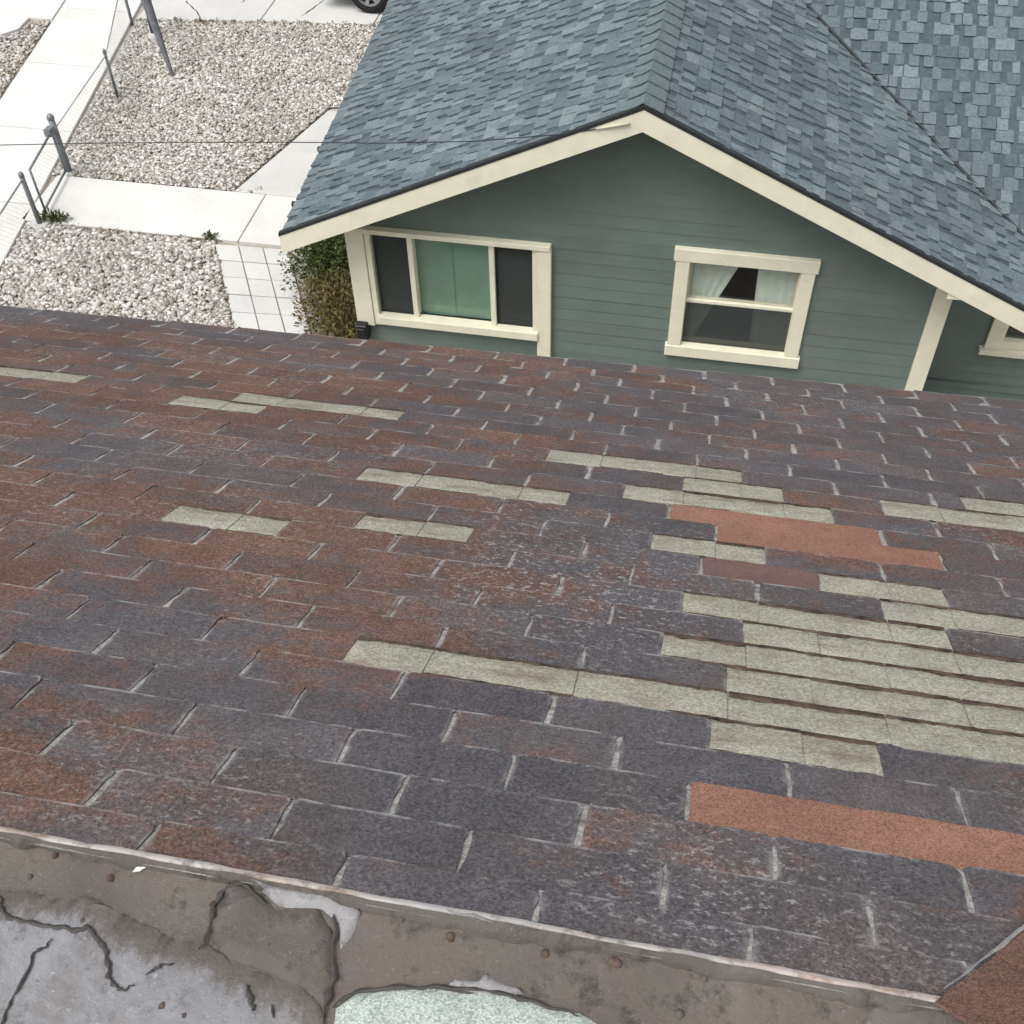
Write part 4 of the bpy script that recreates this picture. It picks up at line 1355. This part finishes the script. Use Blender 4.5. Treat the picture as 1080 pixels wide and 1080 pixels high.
# torn strips: rough granule skin broken into tab lengths, each with its own stepped edges and thin torn felt lips
for q, (r, xa, xb) in enumerate(miss):
    s0, s1 = SROW[r], SROW[r + 1]
    rr_ = random.Random(q + 900)
    nsl, _, _, _, _ = slots_of(min(r + 1, NR))
    cutsx = [xa] + sorted(c_ for c_ in nsl.values() if xa + .03 < c_ < xb - .03) + [xb]
    # some pieces broke again between the slots
    extra = []
    for ca_, cb_ in zip(cutsx[:-1], cutsx[1:]):
        if cb_ - ca_ > .2 and rr_.random() < .55: extra.append(ca_ + (cb_ - ca_) * rr_.uniform(.3, .7))
    brk = set(extra)
    cutsx = sorted(cutsx + extra)
    for m_, (ca_, cb_) in enumerate(zip(cutsx[:-1], cutsx[1:])):
        n_ = max(6, int((cb_ - ca_) / .010))
        hA = rr_.uniform(.0006, .0020)
        dn = rr_.choice((-.003, 0, .003, .007)); df = rr_.choice((-.002, .001, .004, .009))
        tl, tr = rr_.uniform(-.004, .004), rr_.uniform(-.004, .004)
        V = []; F = []; LN = []; LF = []
        g0 = 0 if ca_ in brk else .0014; g1 = 0 if cb_ in brk else .0014
        for i in range(n_ + 1):
            t = i / n_
            x = ca_ + g0 + (cb_ - ca_ - g0 - g1) * t
            w1 = mnoise.noise(Vector((x * 26, q * 2.3, .4))); w2 = mnoise.noise(Vector((x * 26, q * 2.3, 7.4))); w3 = mnoise.noise(Vector((x * 75, q * 2.3, 3.4)))
            e0 = s0 + max(-.004, dn + .004 * w1 + .003 * w3); e1 = s1 - df - tl - (tr - tl) * t - .006 * max(-.3, w2) - .0035 * abs(w3)
            hh = hA + .0009 * w2
            V += [rf(x, e0, .0003), rf(x, e0 + .003, hh), rf(x, e0 * .6 + e1 * .4, hh + .0006 * w3), rf(x, e0 * .25 + e1 * .75, hh + .0006 * w1), rf(x, e1 - .003, hh), rf(x, e1, .0002)]
            if i:
                b = 6 * i; F += [(b - 6 + j, b + j, b + j + 1, b - 5 + j) for j in range(5)]
            cu = .0030 + .0030 * max(0, w2) + (.004 * max(0, w1) if df > .003 else 0)
            LF += [rf(x, e1 - .004 - .010 * max(0, w1) - .004 * abs(w3), .0016 + (cu * .5 if w1 > .1 else 0)), rf(x, e1 + .001, cu), rf(x, max(e1 + .004, s1 + .004), .0022)]
            LN += [rf(x, s0 - .005, .0033), rf(x, e0 - .001, .0030), rf(x, e0 + .0022 + .0015 * max(0, w3), .0004)]
        link('bare_strip', mesh('bare_strip', V, F, True), M['bare'], slope)
        G3 = [f for i in range(1, n_ + 1) for f in ((3 * i - 3, 3 * i, 3 * i + 1, 3 * i - 2), (3 * i - 2, 3 * i + 1, 3 * i + 2, 3 * i - 1))]
        link('torn_edge', mesh('torn_edge', LF, G3, False), M['torn'], slope)
        if dn > 0: link('torn_edge', mesh('torn_edge', LN, G3, False), M['torn'], slope)

# hip cap shingle crossing the top right corner of the slope
def rxy(px, py):
    d = ray(px, py); nrm = np.array([0, SA, CA]); P_ = CAM + d * ((-CAM) @ nrm) / (d @ nrm)
    return P_[0], math.hypot(P_[1], P_[2]) * (1 if P_[1] > 0 else -1)
h0, h1 = np.array(rxy(996, 1058)), np.array(rxy(1084, 986))
dirh = (h1 - h0) / np.linalg.norm(h1 - h0); nh = np.array([dirh[1], -dirh[0]])
for k in range(5):
    a = h0 + dirh * (.16 * k - .03); b = h0 + dirh * (.16 * (k + 1) + .02 - .03)
    mbx = MB(); V = []
    for e, hh in ((a, .020), (b, .014)):
        for w_ in (0, .12, .26):
            p_ = e + nh * w_; V.append(rf(p_[0], p_[1], hh + (.010 if w_ == .12 else 0)))
    V2 = [v - np.array([0, SA, CA]) * .006 for v in V]
    mbx.add(V + V2, [(0, 1, 4, 3), (1, 2, 5, 4), (6, 9, 10, 7), (7, 10, 11, 8), (0, 6, 7, 1), (1, 7, 8, 2), (3, 4, 10, 9), (4, 5, 11, 10), (0, 3, 9, 6), (2, 8, 11, 5)])
    mbx.build('hip_cap', M['hip'], slope)
# worn pale rim along the cap edge
ribbon([tuple(h0 + nh * -.004), tuple(h0 + dirh * .8 + nh * -.004)], .006, 0, 'tmp', M['white'], slope, .001, .2, 5)
o = bpy.data.objects['tmp']; o.name = 'cap_edge_wear'
for v in o.data.vertices:
    P_ = rf(v.co.x, v.co.y, .0205 + v.co.z); v.co = P_

# eave fascia and the wall below
E0, E1 = rf(X0, 3.735), rf(X1, 3.735)
MB().hexa([(E0[0], E0[1] - .05, E0[2] - .20), (E1[0], E1[1] - .05, E1[2] - .20), (E1[0], E1[1] - .02, E1[2] - .20), (E0[0], E0[1] - .02, E0[2] - .20),
           (E0[0], E0[1] - .05, E0[2] - .03), (E1[0], E1[1] - .05, E1[2] - .03), (E1[0], E1[1] - .02, E1[2] - .03), (E0[0], E0[1] - .02, E0[2] - .03)]).build('fascia', M['trim'], own)
wy = min(E0[1], E1[1]) - .5
MB().box((X0 + .3, wy - .2, ZG), (X1 - .3, wy, E0[2] - .15)).build('wall', M['siding'], own)
MB().box((X0 + .3, -4.0, ZG), (X1 - .3, -3.8, -.12)).build('wall', M['siding'], own)
for xx in (X0 + .3, X1 - .5): MB().prism([(-3.8, ZG), (wy - .2, ZG), (wy - .2, -1.95), (0, -.12), (-3.8, -.12)], xx, xx + .2)
for xx in (X0 + .3, X1 - .5):
    pr = [(-3.8, ZG), (wy - .2, ZG), (wy - .2, -1.95), (0, -.14), (-3.8, -.14)]
    MB().add([(xx, a, b) for a, b in pr] + [(xx + .2, a, b) for a, b in pr], [(0, 1, 2, 3, 4), (9, 8, 7, 6, 5)] + [(i, (i + 1) % 5, 5 + (i + 1) % 5, 5 + i) for i in range(5)]).build('wall', M['siding'], own)

# ---- flat tarred roof
ZF = -.034
nx, ny = 260, 70
V = []; F = []
YF1 = .040
def fz(x, y):
    v = mnoise.noise(Vector((x * 2.2, y * 2.2, 3.1))) * .006 + mnoise.noise(Vector((x * 9, y * 9, 1.7))) * .003 + mnoise.noise(Vector((x * 30, y * 30, 9.7))) * .0012
    return ZF + v + .012 * math.exp(-((YF1 - y) / .05) ** 2)
for j in range(ny + 1):
    y = YF1 - 1.15 * (j / ny) ** 1.25
    for i in range(nx + 1):
        x = -1.7 + 3.6 * i / nx; V.append((x, y, fz(x, y)))
for j in range(ny):
    for i in range(nx):
        a = j * (nx + 1) + i; F.append((a, a + nx + 1, a + nx + 2, a + 1))
flat = link('flat_roof', mesh('flat_roof', V, F, True), M['tar'], own)
MB().box((X0, -3.8, ZF - .15), (X1, YF1 - .02, ZF - .03)).build('roof_deck', M['tar2'], own)

FP = lambda px, py: onz(px, py, ZF)[:2]


def ragged(poly, amp, step, seed):
    r = random.Random(seed); out = []
    n_ = len(poly)
    for i in range(n_):
        a, b = np.asarray(poly[i]), np.asarray(poly[(i + 1) % n_])
        L = np.linalg.norm(b - a); k = max(1, int(L / step))
        for j in range(k):
            p_ = a + (b - a) * j / k
            q = mnoise.noise(Vector((p_[0] * 18, p_[1] * 18, seed))) * amp
            q2 = mnoise.noise(Vector((p_[0] * 18, p_[1] * 18, seed + 40))) * amp
            out.append(p_ + np.array([q, q2]) + np.array([r.uniform(-1, 1), r.uniform(-1, 1)]) * amp * .08)
    return out


def skin(name, px_poly, mat, h, amp=.012, step=.012, seed=1, parent=None, edge=.010):
    """thin skin that follows the flat roof, ragged outline, rounded down at its rim"""
    P_ = ragged([FP(*v) for v in px_poly], amp, step, seed)
    bm = bmesh.new()
    vs_ = [bm.verts.new((p[0], p[1], 0)) for p in P_]
    f = bm.faces.new(vs_)
    bmesh.ops.triangulate(bm, faces=[f])
    bmesh.ops.subdivide_edges(bm, edges=bm.edges[:], cuts=1, use_grid_fill=False)
    bmesh.ops.triangulate(bm, faces=bm.faces[:])
    bmesh.ops.subdivide_edges(bm, edges=[e for e in bm.edges if e.calc_length() > .03], cuts=2)
    bmesh.ops.triangulate(bm, faces=bm.faces[:])
    bound = {v.index for v in bm.verts}
    bm.verts.index_update()
    for v in bm.verts:
        onb = any(e.is_boundary for e in v.link_edges)
        v.co.z = fz(v.co.x, v.co.y) + (.0006 if onb else h)
    bmesh.ops.recalc_face_normals(bm, faces=bm.faces)
    if sum(f_.normal.z for f_ in bm.faces) < 0: bmesh.ops.reverse_faces(bm, faces=bm.faces)
    PA = np.array([p[:2] for p in P_]); inner = [float(min(1.0, np.min(np.hypot(PA[:, 0] - v.co.x, PA[:, 1] - v.co.y)) / .07)) for v in bm.verts]
    me = bpy.data.meshes.new(name); bm.to_mesh(me); bm.free()
    at = me.attributes.new('inner', 'FLOAT', 'POINT'); at.data.foreach_set('value', inner)
    me.polygons.foreach_set('use_smooth', [True] * len(me.polygons))
    return link(name, me, mat, parent or flat)


skin('coating_patch', [(-60, 940), (0, 941), (60, 944), (120, 958), (175, 985), (205, 1003), (228, 1010), (262, 1022), (300, 1032), (330, 1050), (346, 1075), (340, 1140), (-60, 1140)], M['grey'], .004, .016, .006, 2)
skin('patch_sheet', [(222, 1002), (222, 975), (236, 942), (252, 934), (272, 944), (292, 962), (312, 958), (338, 962), (352, 985), (352, 1030), (344, 1062), (318, 1040), (290, 1028), (255, 1018)], M['tar2'], .009, .006, .010, 3)
skin('cap_sheet', [(352, 1062), (375, 1047), (430, 1044), (510, 1046), (560, 1056), (610, 1072), (640, 1090), (640, 1160), (345, 1160)], M['mint'], .008, .006, .010, 4)
skin('white_coating', [(472, 1040), (480, 1033), (505, 1036), (513, 1029), (525, 1036), (545, 1042), (552, 1049), (520, 1051), (490, 1045)], M['white'], .010, .004, .006, 5)
skin('white_coating', [(262, 934), (290, 936), (318, 940), (345, 944), (372, 958), (380, 966), (372, 990), (362, 1000), (358, 975), (340, 962), (310, 960), (295, 958), (280, 946)], M['white'], .011, .005, .006, 6)
skin('white_coating', [(470, 965), (500, 967), (540, 980), (520, 984), (495, 980)], M['white'], .012, .004, .006, 8)
skin('grey_smear', [(925, 1062), (960, 1060), (1000, 1066), (1020, 1074), (990, 1085), (930, 1090), (905, 1085)], M['grey'], .006, .008, .008, 9)
for k, (pts, w_) in enumerate([
    ([(-10, 940), (4, 950), (2, 962), (18, 972), (40, 976), (62, 980), (84, 984), (94, 978), (102, 990), (112, 1002), (116, 1020), (117, 1034), (124, 1045), (134, 1046), (143, 1040)], .0065),
    ([(156, 1031), (163, 1024), (172, 1020), (185, 1018)], .004),
    ([(56, 992), (50, 1001), (36, 1006), (32, 1025), (20, 1045), (8, 1068), (2, 1085), (-10, 1110)], .004),
    ([(212, 1004), (220, 990), (226, 962), (240, 942), (254, 934), (268, 944), (284, 958)], .006),
    ([(262, 1040), (264, 1055), (268, 1068)], .007), ([(288, 1060), (290, 1075)], .006),
    ([(352, 968), (354, 990), (352, 1020), (346, 1050), (342, 1085)], .007),
    ([(350, 1062), (372, 1047), (430, 1043), (470, 1043), (520, 1047), (565, 1058), (612, 1074)], .006)]):
    ribbon([FP(*v) for v in pts], w_, (lambda q: fz(q[0], q[1]) + .0075), 'tar_crack', M['crack'], flat, .003, .35, 20 + k)
# tarred nail heads and blisters
for k, (px, py) in enumerate([(236, 962), (293, 968), (283, 966), (424, 972), (476, 990), (575, 1008), (742, 1034), (645, 1016), (650, 1018), (572, 996), (172, 1062), (195, 1072), (88, 972), (60, 905), (118, 928), (32, 925), (226, 955), (880, 1045), (905, 1050), (1020, 1075), (170, 1064), (716, 1070)]):
    P_ = FP(px, py); z_ = fz(*P_)
    V = [(P_[0], P_[1], z_ + .0052)]; n_ = 9; rr_ = rnd.uniform(.005, .009); F = []
    for ring, (fr, hh) in enumerate(((.6, .0042), (1.0, -.001))):
        for i in range(n_):
            t = 2 * math.pi * i / n_; q = rr_ * fr * rnd.uniform(.8, 1.2); V.append((P_[0] + q * math.cos(t), P_[1] + q * math.sin(t), z_ + hh))
    F = [(0, 1 + i, 1 + (i + 1) % n_) for i in range(n_)] + [(1 + i, 1 + n_ + i, 1 + n_ + (i + 1) % n_, 1 + (i + 1) % n_) for i in range(n_)]
    link('tar_dab', mesh('tar_dab', V, F, True), M['torn'] if k % 3 else M['tar2'], flat)

# painted metal edge between the slope and the flat roof
V = []; F = []; n_ = 260
prof_e = [(.050, .0046), (.044, .0062), (.039, .0056), (.0365, .0015), (.036, -.006), (.039, -.03)]
for i in range(n_ + 1):
    x = -1.9 + 3.9 * i / n_
    wv = mnoise.noise(Vector((x * 5, .3, 0))) * .004 + mnoise.noise(Vector((x * 22, .3, 5))) * .0022
    wz = mnoise.noise(Vector((x * 9, 2.3, 0))) * .0025
    for s, h in prof_e: V.append(rf(x, s + wv, h + wz))
k = len(prof_e)
for i in range(n_):
    for j in range(k - 1):
        a = i * k + j; F.append((a, a + 1, a + k + 1, a + k))
link('edge_metal', mesh('edge_metal', V, F, True), M['rust'], own)
# tar bead smeared along the foot of the metal
V = []; F = []
for i in range(n_ * 2 + 1):
    x = -1.7 + 3.5 * i / (n_ * 2)
    w_ = .012 + .018 * max(0, mnoise.noise(Vector((x * 7, 7.3, 0))) + .1) + .010 * mnoise.noise(Vector((x * 28, 4, 0)))
    w_ = max(.003, w_); hh = .008 + .01 * max(0, mnoise.noise(Vector((x * 12, 1, 3))))
    yb_ = .034
    for t, h in ((0, 1.3), (.35, 1.0), (.75, .6), (1.0, -.3)):
        yy = yb_ - w_ * t; V.append((x, yy, fz(x, yy) + hh * h))
for i in range(n_ * 2):
    for j in range(3):
        a = i * 4 + j; F.append((a, a + 1, a + 5, a + 4))
link('tar_bead', mesh('tar_bead', V, F, True), M['tar2'], flat)

# a flake of old paint on the tar
cp = FP(146, 916)
ch = [(0, 0), (.010, .003), (.021, .016), (.016, .024), (.004, .012)]
V = [(cp[0] + a, cp[1] + b - .012, ZF + .013 + .02 * (a + b) * .2) for a, b in ch] + [(cp[0] + a, cp[1] + b - .012, ZF + .015 + .02 * (a + b) * .2) for a, b in ch]
o = MB().add(V, [(4, 3, 2, 1, 0), (5, 6, 7, 8, 9)] + [(i, (i + 1) % 5, 5 + (i + 1) % 5, 5 + i) for i in range(5)]).build('paint_flake', M['curtain'])
tag(o, 'small white paint flake lying on the brown tar below the metal edge', 'debris')
